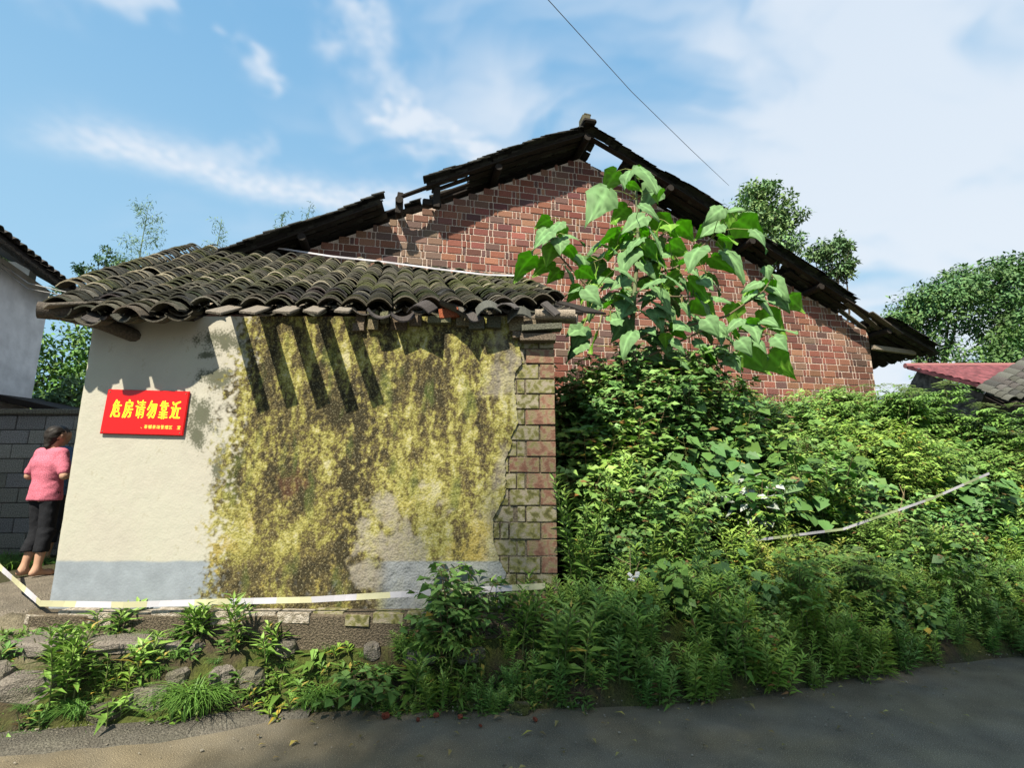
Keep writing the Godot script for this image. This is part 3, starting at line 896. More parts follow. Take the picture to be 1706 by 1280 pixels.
func shed_roof(t: Node3D) -> void:
	var roof := part("roof", null, M.dark_wood, t)
	var m := Mesher.new()
	# boards under the tiles, carried by purlins
	var x := -3.78
	var deck := Mesher.new()
	while x < 0.95:
		var q0 := row_start(x) + 0.1
		var q1 := row_length(x)
		for i in 8:
			var a := lerpf(q0, q1, i / 8.0)
			var b := lerpf(q0, q1, (i + 1) / 8.0)
			var p0 := roof_point(x, a) + Vector3(0, -0.10, 0)
			var p1 := roof_point(x, b) + Vector3(0, -0.10, 0)
			deck.cbox(Transform3D(Basis.looking_at(p1 - p0, Vector3.UP), (p0 + p1) * 0.5), Vector3(0.212, 0.02, (p1 - p0).length()), 0.0)
		x += 0.212
	roof.mesh = deck.mesh()
	# tiles: rows of covers with pans between
	var cover := arc_tile(0.205, 0.165, 0.062, true)
	var pan := arc_tile(0.19, 0.17, 0.045, false)
	var cm := cover.mesh()
	var pm := pan.mesh()
	var all := []
	x = -3.85
	var ci := 0
	while x < 0.86:
		for is_pan in [false, true]:
			var xx := x + (0.106 if is_pan else 0.0)
			var q := row_start(xx) + rnd(-0.05, 0.05) + (0.02 if is_pan else 0.0)
			if xx > 0.5: q = 0.55 + (xx - 0.5) * 3.6 + rnd(-0.1, 0.25)
			var far := row_length(xx) - 0.12
			if xx < -3.75: far -= 0.2
			var wob := rnd(0, 6.0)
			var n := 0
			while q < far:
				var at := roof_point(xx, q)
				var grad := roof_point(xx, q + 0.1) - at
				var front := n < 2
				var bs := Basis.looking_at(grad, Vector3.UP) * Basis(Vector3.RIGHT, -0.27 + rnd(-0.07, 0.05)) * Basis(Vector3.UP, rnd(-0.07, 0.07) + 0.05 * sin(q * 3.0 + wob)) * Basis(Vector3.BACK, rnd(-0.07, 0.07))
				at += Vector3(0.02 * sin(q * 2.3 + wob) + rnd(-0.01, 0.01), (-0.045 if is_pan else 0.0) + rnd(-0.006, 0.008), 0)
				var mess := smoothstep(far - 0.75, far, q) * smoothstep(-2.6, -1.6, xx - q * 0.2217)
				if mess > 0.2 and rng.randf() < mess * 0.6:
					bs = bs * Basis(Vector3.UP, rnd(-0.9, 0.9)) * Basis(Vector3.BACK, rnd(-0.35, 0.35))
					at.y += rnd(-0.02, 0.05)
				if rng.randf() < 0.03:
					bs = bs * Basis(Vector3.UP, rnd(-0.35, 0.35)); at.y += 0.012
				if not (rng.randf() < 0.03 or (mess > 0.3 and rng.randf() < 0.2)):
					var g := rnd(0.055, 0.095)
					var tone := Color(g, g * 0.98, g * 0.88)
					var mossy := n_soft.get_noise_2d(at.x * 1.5, at.z * 1.5) + 0.35 * smoothstep(-1.6, -0.4, at.x)
					tone = tone.lerp(Color(0.065, 0.075, 0.03), clampf(mossy * 1.2 + 0.15 + rnd(-0.2, 0.2), 0.0, 0.85))
					if front or rng.randf() < 0.035: tone = Color(0.17, 0.155, 0.12) * rnd(0.7, 1.2)
					if rng.randf() < 0.02 or (at.x < -2.0 and rng.randf() < 0.06): tone = Color(0.28, 0.26, 0.21) * rnd(0.8, 1.1)
					all.append([is_pan, Transform3D(bs, at), tone, at.distance_to(Vector3(0, 1.55, 0)) + (0.6 if is_pan else 0.0) + n * 0.03])
				q += (0.072 if not is_pan else 0.10) * rnd(0.8, 1.25)
				n += 1
		x += 0.212
		ci += 1
	all.sort_custom(func(a, b): return a[3] < b[3])
	var rest := Mesher.new()
	for i in all.size():
		var a = all[i]
		if i < 300:
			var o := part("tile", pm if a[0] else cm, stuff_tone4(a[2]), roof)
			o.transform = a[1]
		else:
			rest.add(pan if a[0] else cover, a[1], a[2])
	var more := part("tiles", rest.mesh(), M.tile, roof)
	more.set_meta("kind", "stuff")
	# rafter boards that stick out beyond the tiles
	for q in [[-2.37, 0.11], [-2.12, 0.115], [-1.86, 0.125], [-1.63, 0.115], [-1.40, 0.11]]:
		m = Mesher.new()
		var p1 := roof_point(q[0], 0.7) + Vector3(0, -0.075, 0)
		var p0 := roof_point(q[0] + 0.05, -0.24 + rnd(-0.03, 0.03)) + Vector3(0, 0.045, 0)
		m.cbox(Transform3D(Basis.looking_at(p1 - p0, Vector3.UP) * Basis(Vector3.BACK, rnd(-0.08, 0.08)), (p0 + p1) * 0.5), Vector3(q[1], 0.022, (p1 - p0).length()), 0.004)
		part("rafter_board", m.mesh(), M.grey_wood, roof)
	m = Mesher.new()
	m.cbox(Transform3D(Basis(Vector3.UP, -0.5) * Basis(Vector3.RIGHT, 0.35) * Basis(Vector3.BACK, 0.12), Vector3(-3.50, 2.96, -3.98)), Vector3(0.11, 0.02, 0.5), 0.004)
	part("rafter_board", m.mesh(), M.grey_wood, roof)
	# loose tiles hanging from the right end of the eave
	for q in [[-0.92, 2.93, -4.12, 0.3, false], [-0.75, 2.95, -4.08, -0.4, true], [-0.50, 3.02, -4.14, 1.3, false], [-0.36, 2.93, -4.10, 0.9, false], [-0.20, 2.95, -4.1, 0.2, true], [-0.05, 2.96, -4.12, -0.3, true], [0.06, 2.92, -4.17, 0.05, true], [0.33, 2.97, -4.22, 1.35, true], [-1.12, 2.95, -4.12, 0.2, false], [-3.80, 3.06, -4.20, 0.25, false], [-3.72, 2.99, -4.08, -0.3, true], [-3.64, 2.94, -3.98, 0.5, false], [-3.55, 2.90, -3.93, -0.1, false], [-3.30, 2.86, -3.91, 0.2, false], [-3.05, 2.86, -3.90, -0.25, false]]:
		var o := part("tile", pm if not q[4] else cm, stuff_tone4(Color(0.15, 0.14, 0.13) * rnd(0.6, 1.3)), roof)
		o.transform = Transform3D(Basis(Vector3.UP, q[3]) * Basis(Vector3.RIGHT, 0.5 + rnd(-0.2, 0.3)) * Basis(Vector3.BACK, rnd(-0.3, 0.3)), Vector3(q[0], q[1], q[2]))
	# purlin logs, their ends out of both sides
	for q in [[-3.80, 0.62, 0.62, 0.05, 0], [-3.8, 0.75, 1.2, 0.05, 1], [-4.3, 0.5, 2.2, 0.05, 2]]:
		m = Mesher.new()
		var pts := []
		for i in 5:
			var xx := lerpf(q[0], q[1], i / 4.0)
			var z: float = -3.95 - q[2]
			var row: float = xx + q[2] * 0.2217
			pts.append(Vector3(xx, roof_point(row, q[2]).y - 0.165 + (0.05 if q[4] == 0 else 0.0), z))
		if q[4] == 0: pts[4] = Vector3(0.57, 2.93, -4.28)
		m.tube(pts, [q[3], q[3], q[3], q[3], q[3] * 0.9], 10)
		part("purlin", m.mesh(), M.pale_log, roof)
	m = Mesher.new()
	m.tube([Vector3(-3.22, 2.76, -4.30), Vector3(-3.42, 2.84, -4.08), Vector3(-3.62, 2.875, -3.93), Vector3(-3.74, 2.87, -3.85)], [0.06, 0.062, 0.066, 0.068], 10)
	part("log_end", m.mesh(), M.log, roof)
	m = Mesher.new()
	m.tube([Vector3(0.2, 2.955, -4.22), Vector3(0.54, 2.94, -4.2)], [0.045, 0.05], 9)
	part("log_end", m.mesh(), M.pale_log, roof)

func stuff_tone4(q: Color) -> StandardMaterial3D:
	var key := "t%d_%d_%d" % [roundi(q.r * 60), roundi(q.g * 60), roundi(q.b * 60)]
	if not tone_cache.has(key):
		tone_cache[key] = stuff_mat(Color(roundi(q.r * 60) / 60.0, roundi(q.g * 60) / 60.0, roundi(q.b * 60) / 60.0).linear_to_srgb(), 0.9, grain, 4.0, 0.15, true)
	return tone_cache[key]

# ------------------------------------------------------------------ houses and walls around
func neighbours() -> void:
	# pale house whose long wall runs back along the alley
	var w := thing("white_house", "pale whitewashed house wall with a tiled eave at the left edge", "house")
	var dir := Vector3(0.347, 0, 0.938)
	var far := Vector3(-8.56, 0, -9.0)
	var out := Vector3(0.938, 0, -0.347)
	var bs := Basis(-dir, Vector3.UP, out)
	var m := Mesher.new()
	m.cbox(Transform3D(bs, far + dir * 3.0 - out * 0.12 + Vector3(0, 2.65, 0)), Vector3(6.0, 4.7, 0.24), 0.015)
	m.cbox(Transform3D(bs, far - out * 2.2 + dir * 0.12 + Vector3(0, 2.9, 0)), Vector3(0.24, 5.0, 3.9), 0.0)
	part("wall", m.mesh(), M.whitewash, w)
	m = Mesher.new()
	var rp := func(along: float, up: float) -> Vector3: return far + dir * along + out * (0.42 - up) + Vector3(0, 5.0 + up * 0.55, 0)
	m.quad(rp.call(6.2, 0.0), rp.call(-0.25, 0.0), rp.call(-0.25, 3.0), rp.call(6.2, 3.0))
	var dn := Vector3(0, -0.09, 0)
	m.quad(rp.call(6.2, 3.0) + dn, rp.call(-0.25, 3.0) + dn, rp.call(-0.25, 0.0) + dn, rp.call(6.2, 0.0) + dn)
	m.quad(rp.call(6.2, 0.0) + dn, rp.call(-0.25, 0.0) + dn, rp.call(-0.25, 0.0), rp.call(6.2, 0.0))
	m.quad(rp.call(-0.25, 0.0) + dn, rp.call(-0.25, 3.0) + dn, rp.call(-0.25, 3.0), rp.call(-0.25, 0.0))
	var roof := part("roof", m.mesh(), M.dark_wood, w)
	var cov := arc_tile(0.2, 0.22, 0.05, true)
	var cm := cov.mesh()
	var rest := Mesher.new()
	for i in 30:
		for j in 16:
			var at: Vector3 = rp.call(6.1 - i * 0.21, 0.02 + j * 0.17) + Vector3(0, 0.03, 0)
			var tb := Basis.looking_at(-out + Vector3(0, 0.55, 0), Vector3.UP) * Basis(Vector3.RIGHT, -0.1) * Basis(Vector3.BACK, rnd(-0.06, 0.06))
			var q := rnd(0.09, 0.16)
			if j < 2:
				var o := part("tile", cm, stuff_tone4(Color(q * 1.1, q, q * 0.95)), roof)
				o.transform = Transform3D(tb, at)
			else:
				rest.add(cov, Transform3D(tb, at), Color(q * 1.1, q, q * 0.95))
	part("tiles", rest.mesh(), M.tile, roof).set_meta("kind", "stuff")
	m = Mesher.new()
	for i in 28:
		var at: Vector3 = rp.call(6.0 - i * 0.22, 0.14) + Vector3(0, -0.10, 0)
		m.cbox(Transform3D(Basis.looking_at(-out + Vector3(0, 0.55, 0), Vector3.UP), at), Vector3(0.07, 0.03, 0.62), 0.0)
	part("rafter_ends", m.mesh(), M.log, roof).set_meta("kind", "stuff")
	# concrete block wall closing the alley
	var b := thing("block_wall", "dark weathered concrete block wall behind the two people", "wall")
	m = Mesher.new()
	m.cbox(Transform3D(Basis(), Vector3(-6.2, 1.42, -7.10)), Vector3(3.3, 2.04, 0.12), 0.0)
	part("core", m.mesh(), stuff_mat(lin(0.24, 0.24, 0.22), 0.95, grain, 2.0, 0.4), b)
	m = Mesher.new()
	m.cbox(Transform3D(), Vector3(0.385, 0.185, 0.08), 0.006)
	var bm := m.mesh()
	for row in 10:
		for k in 9:
			var o := part("block", bm, stuff_tone(Color(0.40, 0.40, 0.375) * rnd(0.7, 1.12)), b)
			o.transform = Transform3D(Basis(Vector3.UP, rnd(-0.01, 0.01)), Vector3(-7.62 + k * 0.396 + (0.198 if row % 2 else 0.0), 0.56 + row * 0.196, -7.05 + rnd(-0.005, 0.005)))
	m = Mesher.new()
	m.cbox(Transform3D(Basis(), Vector3(-6.2, 2.475, -7.08)), Vector3(3.4, 0.07, 0.26), 0.012)
	part("coping", m.mesh(), stuff_mat(lin(0.25, 0.24, 0.19), 0.95, grain, 2.0, 0.5), b)
	# dark boards under the brick house's left eave
	var lean := thing("wooden_lean_to", "dark boarded lean-to roof beyond the block wall", "shed")
	m = Mesher.new()
	m.cbox(Transform3D(Basis(Vector3.BACK, -0.22), Vector3(-7.9, 2.78, -8.8)), Vector3(2.2, 0.1, 1.6), 0.01)
	part("roof", m.mesh(), M.dark_wood, lean)
	m = Mesher.new()
	m.cbox(Transform3D(Basis(), Vector3(-7.9, 1.6, -9.0)), Vector3(1.9, 2.1, 0.1), 0.0)
	part("wall", m.mesh(), M.dark_wood, lean)
	# house with the dull red roof, right
	var r := thing("red_roofed_house", "low house with a dull red corrugated roof beyond the weeds", "house")
	m = Mesher.new()
	var p := PackedVector3Array()
	var nu := 150
	var nv := 41
	for j in nv:
		for i in nu:
			var x := lerpf(13.2, 23.0, float(i) / (nu - 1))
			var q := float(j) / (nv - 1)
			p.append(Vector3(x + 0.25 * q, lerpf(4.1, 5.36, q) + 0.045 * absf(sin(x * PI / 0.2)) + 0.05 * (1.0 - fposmod(q * 10.0, 1.0)), lerpf(-13.9, -17.0, q)))
	m.grid(nu, nv, p)
	m.quad(Vector3(23.25, 5.28, -17), Vector3(13.45, 5.28, -17), Vector3(13.2, 4.0, -13.9), Vector3(23, 4.0, -13.9))
	m.quad(Vector3(13.2, 3.98, -13.9), Vector3(13.45, 5.26, -17), Vector3(13.45, 5.38, -17), Vector3(13.2, 4.1, -13.9))
	part("roof", m.mesh(), stuff_mat(lin(0.24, 0.075, 0.085), 0.75, grain_big, 0.5), r)
	m = Mesher.new()
	m.cbox(Transform3D(Basis(), Vector3(18.5, 2.2, -16.4)), Vector3(9.4, 3.4, 3.8), 0.0)
	m.face(Vector3(13.79, 3.9, -14.5), Vector3(13.79, 5.2, -17.0), Vector3(13.79, 3.9, -18.3))
	part("wall", m.mesh(), stuff_mat(lin(0.20, 0.16, 0.13), 0.9, grain_big, 0.6), r)
	m = Mesher.new()
	m.tube([Vector3(13.4, 5.38, -17.0), Vector3(23.2, 5.40, -17.0)], [0.09, 0.09], 8)
	part("ridge", m.mesh(), stuff_mat(lin(0.26, 0.11, 0.11), 0.8), r)
	# grey tiled house at the right edge
	var g := thing("grey_tiled_house", "low house with a grey tiled roof at the far right edge", "house")
	m = Mesher.new()
	m.cbox(Transform3D(Basis(Vector3.UP, 0.0), Vector3(12.0, 1.6, -9.4)), Vector3(5.0, 2.2, 2.4), 0.0)
	part("wall", m.mesh(), stuff_mat(lin(0.09, 0.08, 0.07), 0.9, grain_big, 0.6), g)
	m = Mesher.new()
	var ga := Vector3(8.35, 3.10, -8.9)
	var gb := Vector3(11.1, 4.43, -9.6)
	var down := Vector3(0.015, -0.066, 0.088)
	var gp := func(i: float, j: float) -> Vector3: return ga.lerp(gb, i / 16.0) + down * j
	var ge := func(i: float) -> float: return 3.0 + i * 1.35
	for i in 16:
		for w2 in [-0.05, -0.11]:
			var off := Vector3(0, w2, 0)
			if w2 > -0.1: m.quad(gp.call(i, ge.call(i)) + off, gp.call(i + 1.0, ge.call(i + 1.0)) + off, gp.call(i + 1.0, 0) + off, gp.call(i, 0) + off)
			else: m.quad(gp.call(i, 0) + off, gp.call(i + 1.0, 0) + off, gp.call(i + 1.0, ge.call(i + 1.0)) + off, gp.call(i, ge.call(i)) + off)
		m.quad(gp.call(i + 1.0, 0) + Vector3(0, -0.05, 0), gp.call(i + 1.0, 0) + Vector3(1.2, -1.6, -2.4), gp.call(i, 0) + Vector3(1.2, -1.6, -2.4), gp.call(i, 0) + Vector3(0, -0.05, 0))
	roof = part("roof", m.mesh(), M.dark_wood, g)
	rest = Mesher.new()
	for i in 16:
		for j in 26:
			if j > ge.call(i) + 0.5: continue
			var at: Vector3 = gp.call(i + 0.5, j) + Vector3(rnd(-0.01, 0.01), 0.01, 0)
			var tb := Basis.looking_at(-down, Vector3.UP) * Basis(Vector3.RIGHT, -0.15) * Basis(Vector3.BACK, 0.3 + rnd(-0.06, 0.06))
			var q := rnd(0.12, 0.24)
			var o := part("tile", cm, stuff_tone4(Color(q, q * 0.97, q * 0.9)), roof)
			o.transform = Transform3D(tb, at)
	# lines in the air
	m = Mesher.new()
	m.tube([Vector3(-0.2, 6.65, -4.0), Vector3(2.0, 7.95, -7.5), Vector3(4.3, 9.45, -11.1), Vector3(7.6, 11.7, -16.3)], [0.0045, 0.005, 0.006, 0.006], 6)
	meta(part("overhead_cable", m.mesh(), stuff_mat(lin(0.10, 0.10, 0.12), 0.6), self), "thin black cable crossing the sky above the gable", "cable")
	m = Mesher.new()
	m.tube([Vector3(-7.92, 4.85, -7.45), Vector3(-7.0, 4.35, -7.0), Vector3(-6.0, 4.05, -6.6)], [0.008, 0.007, 0.008], 6)
	m.tube([Vector3(-7.92, 4.78, -7.45), Vector3(-7.0, 4.27, -7.0), Vector3(-6.0, 4.0, -6.6)], [0.006, 0.006, 0.006], 6)
	meta(part("service_cable", m.mesh(), stuff_mat(lin(0.3, 0.3, 0.3), 0.6), self), "pair of thin pale cables from the white house to the eave", "cable")

# ------------------------------------------------------------------ trees
func crown(m: Mesher, lobes: Array, count: int, size: float, base: Color, thin := false) -> void:
	var total := 0.0
	for l in lobes: total += l[3] * l[3]
	for l in lobes:
		var ce := Vector3(l[0], l[1], l[2])
		var r: float = l[3]
		var clumps := maxi(6, int(count * r * r / total / 26.0))
		for k in clumps:
			var d := Vector3(rng.randfn(), rng.randfn() * 0.9 + 0.15, rng.randfn()).normalized()
			var c0 := ce + d * r * pow(rng.randf(), 0.35) * (rnd(1.0, 1.35) if rng.randf() < 0.25 else 1.0) * Vector3(1.0, 0.82, 1.0)
			var tone := rnd(0.72, 1.25)
			var warm := rnd(-0.2, 0.35)
			var cr := r * rnd(0.14, 0.26)
			for i in 26:
				var o := Vector3(rng.randfn(), rng.randfn() * 0.7, rng.randfn()) * cr * 0.6
				var dir := (o.normalized() + Vector3(rng.randfn(), rng.randfn() - 0.5, rng.randfn()) * 0.5).normalized()
				m.col = Color(base.r * (tone + warm * 0.5), base.g * tone, base.b * (tone - warm * 0.4)) * rnd(0.85, 1.15)
				var up := (d * 0.7 + Vector3.UP * 0.8 + Vector3(rng.randfn(), rng.randfn(), rng.randfn()) * 0.35).normalized()
				m.leaf(c0 + o, dir, up, size * rnd(0.7, 1.3), size * (0.22 if thin else rnd(0.4, 0.55)), rnd(0.05, 0.35), 0.2)
func tree(called: String, label: String, foot: Vector3, lobes: Array, count: int, size: float, base: Color, trunk_r: float, group := "") -> Node3D:
	var t := thing(called, label, "tree", Vector3.ZERO, 0.0, group)
	var m := Mesher.new()
	m.col = Color(0.10, 0.08, 0.06)
	var top := Vector3(lobes[0][0], lobes[0][1], lobes[0][2])
	var fork := foot.lerp(top, 0.55) + Vector3(rnd(-0.3, 0.3), 0, rnd(-0.3, 0.3))
	m.tube([foot, foot.lerp(fork, 0.5) + Vector3(rnd(-0.15, 0.15), 0, rnd(-0.1, 0.1)), fork], [trunk_r, trunk_r * 0.8, trunk_r * 0.6], 9)
	for l in lobes:
		var ce := Vector3(l[0], l[1], l[2])
		var mid := fork.lerp(ce, 0.5) + Vector3(rnd(-0.2, 0.2), -0.15 * l[3], rnd(-0.2, 0.2))
		m.tube([fork, mid, ce], [trunk_r * 0.5, trunk_r * 0.3, trunk_r * 0.12], 6)
		for k in 5:
			var e := ce + Vector3(rng.randfn(), rng.randfn() * 0.7 + 0.2, rng.randfn()).normalized() * float(l[3]) * 0.85
			m.tube([mid.lerp(ce, 0.6), mid.lerp(e, 0.6) + Vector3(0, 0.1, 0), e], [trunk_r * 0.18, trunk_r * 0.1, trunk_r * 0.04], 5)
	part("trunk", m.mesh(), M.bark, t)
	m = Mesher.new()
	crown(m, lobes, count, size, base)
	part("crown", m.mesh(), M.leaf_soft, t)
	return t
func bamboo(label: String, foot: Vector3, top: Vector3, spread: float, leaves: int) -> void:
	var t := thing("bamboo", label, "bamboo", Vector3.ZERO, 0.0, "bamboo tops behind the roofs")
	var m := Mesher.new()
	m.col = Color(0.12, 0.16, 0.05)
	var pts := []
	for i in 7:
		var q := i / 6.0
		pts.append(foot.lerp(top, q) + Vector3(-0.6 * sin(q * PI), 0, 0.3 * sin(q * PI)))
	m.tube(pts, [0.05, 0.05, 0.045, 0.04, 0.03, 0.02, 0.006], 7)
	var f := Mesher.new()
	for k in 46:
		var q := 0.62 + 0.38 * k / 46.0
		var i0 := int(q * 6.0)
		var p: Vector3 = pts[mini(i0, 6)].lerp(pts[mini(i0 + 1, 6)], q * 6.0 - i0)
		var a := rnd(0, TAU)
		var reach := spread * (1.15 - q) * 2.4 * rnd(0.6, 1.1) + 0.15
		var e := p + Vector3(cos(a) * reach, reach * rnd(0.0, 0.5), sin(a) * reach)
		m.tube([p, p.lerp(e, 0.5) + Vector3(0, reach * 0.15, 0), e], [0.008, 0.005, 0.003], 4, false)
		for i in int(leaves / 46.0):
			var w := p.lerp(e, rnd(0.25, 1.05)) + Vector3(rng.randfn(), rng.randfn(), rng.randfn()) * 0.10
			f.col = Color(0.16, 0.25, 0.075) * rnd(0.75, 1.3)
			f.leaf(w, Vector3(rng.randfn(), rnd(-1.3, 0.2), rng.randfn()), Vector3(rng.randfn() * 0.5, 1, rng.randfn() * 0.5), rnd(0.12, 0.24), 0.028, 0.2)
	part("culm", m.mesh(), M.stem, t)
	part("foliage", f.mesh(), M.leaf_soft, t)
func trees() -> void:
	# the roadside tree behind the viewer whose crown shades the road
	tree("roadside_tree", "broad roadside tree behind the viewer shading the road", Vector3(1.2, 0, 11.1), [[-1.1, 15.7, 9.1, 1.9], [0.5, 15.5, 8.5, 1.9], [-3.3, 15.9, 9.3, 1.8], [2.2, 15.4, 8.1, 1.8], [-4.9, 15.5, 9.6, 1.35], [-2.3, 14.9, 10.6, 1.7], [3.9, 15.5, 7.5, 1.7], [-0.2, 15.3, 10.7, 1.8], [-5.9, 15.8, 11.1, 1.2], [-7.9, 16.1, 10.7, 0.8]], 24000, 0.26, Color(0.06, 0.12, 0.03), 0.2)
	tree("camphor_tree", "round-topped bright tree rising above the right roof slope", Vector3(9.0, 0.5, -17.5), [[9.1, 11.35, -17.2, 0.95], [8.4, 10.6, -17.0, 0.95], [9.9, 10.9, -17.3, 0.75], [9.2, 12.0, -17.2, 0.55], [9.5, 9.7, -17.2, 0.9], [8.2, 9.3, -17.4, 1.1]], 9500, 0.17, Color(0.14, 0.24, 0.09), 0.2)
	tree("young_camphor_tree", "smaller tree top right of the round-topped tree behind the roof", Vector3(12.9, 0.5, -19.2), [[12.5, 10.5, -19.0, 0.55], [13.1, 10.7, -19.0, 0.5], [12.0, 10.35, -19.0, 0.45], [12.8, 9.7, -19.1, 0.6], [13.2, 9.9, -19.0, 0.35]], 3000, 0.17, Color(0.125, 0.215, 0.085), 0.13)
	tree("feathery_tree", "feathery tree with long arching boughs at the wood's left end", Vector3(22.6, 0.6, -26.5), [[22.6, 10.6, -26.2, 1.7], [21.2, 10.3, -26.0, 1.0], [20.4, 9.7, -25.9, 0.75], [23.6, 11.4, -26.0, 1.4], [24.6, 12.0, -26.3, 1.2], [22.2, 8.6, -26.4, 1.3], [20.6, 8.9, -26, 0.5]], 9000, 0.24, Color(0.10, 0.20, 0.07), 0.22)
	tree("tall_wood_tree", "tallest tree of the wood, at the right edge", Vector3(27.3, 0.6, -27.0), [[26.6, 11.7, -26.6, 1.8], [28.4, 12.2, -26.6, 1.9], [27.2, 13.0, -26.4, 1.1], [26.0, 9.7, -26.2, 1.7], [28.3, 9.6, -26.4, 2.0], [30.0, 11.4, -26.6, 1.9]], 12000, 0.25, Color(0.085, 0.175, 0.062), 0.28)
	tree("bushy_wood_tree", "low bushy tree in front of the wood above the red roof", Vector3(23.5, 0.6, -24.0), [[22.6, 7.0, -23.6, 1.5], [24.3, 7.7, -23.5, 1.5], [21.0, 6.2, -23.4, 1.2], [25.9, 6.8, -23.4, 1.6], [19.4, 5.6, -23.2, 1.0], [22.4, 5.2, -23.2, 1.5], [25.0, 5.3, -23.2, 1.5], [17.8, 4.9, -23.0, 0.8], [27.6, 7.2, -23.5, 1.6], [28.0, 5.2, -23.4, 1.7]], 14000, 0.24, Color(0.09, 0.185, 0.058), 0.2)
	tree("alley_tree", "dense green tree filling the gap beside the white house", Vector3(-12.4, 0.5, -14.0), [[-12.3, 4.9, -13.6, 1.1], [-11.3, 5.1, -13.7, 1.0], [-12.2, 3.6, -13.4, 1.1], [-10.9, 3.9, -13.6, 1.1], [-13.3, 4.3, -13.7, 1.0], [-10.0, 5.0, -14.2, 1.2], [-11.6, 2.4, -13.4, 1.2], [-10.3, 2.9, -13.4, 1.1], [-12.8, 2.8, -13.6, 1.1], [-9.6, 3.8, -13.8, 1.0]], 12000, 0.16, Color(0.09, 0.19, 0.04), 0.14)
	tree("alley_shrub", "small round shrub behind the concrete block wall", Vector3(-8.6, 0.5, -9.6), [[-8.75, 3.02, -9.6, 0.36], [-8.35, 2.85, -9.5, 0.34], [-8.5, 3.3, -9.7, 0.26], [-8.1, 2.6, -9.5, 0.3]], 1900, 0.09, Color(0.11, 0.19, 0.08), 0.05)
	tree("left_edge_tree", "leafy spray of a tree above the white house's eave", Vector3(-19.5, 0.5, -17.0), [[-18.3, 9.75, -17.2, 0.45], [-19.0, 9.6, -17.0, 0.6], [-18.0, 9.2, -17.2, 0.3]], 700, 0.17, Color(0.075, 0.14, 0.045), 0.12)
	tree("dark_alley_tree", "small dark tree top showing over the shed roof's left end", Vector3(-17.0, 0.5, -20.0), [[-16.9, 10.6, -20.0, 0.55], [-16.2, 10.3, -20.0, 0.5], [-17.6, 10.0, -20.0, 0.5], [-18.4, 9.2, -20.0, 0.6], [-15.2, 10.3, -20.2, 0.5]], 1900, 0.15, Color(0.08, 0.16, 0.075), 0.12)
	bamboo("tallest feathery bamboo top above the shed roof", Vector3(-13.8, 0.5, -20.5), Vector3(-15.5, 13.1, -20.0), 0.95, 1300)
	bamboo("faint bamboo top left of where the two roofs meet", Vector3(-11.0, 0.5, -20.5), Vector3(-12.3, 12.4, -20.0), 0.5, 500)
	bamboo("short bamboo top above the left end of the brick house roof", Vector3(-9.0, 0.5, -20.5), Vector3(-9.7, 12.75, -20.0), 0.35, 420)
	bamboo("bamboo tip on the brick house roof line, right of its neighbour", Vector3(-8.0, 0.5, -20.5), Vector3(-8.6, 13.1, -20.0), 0.3, 380)

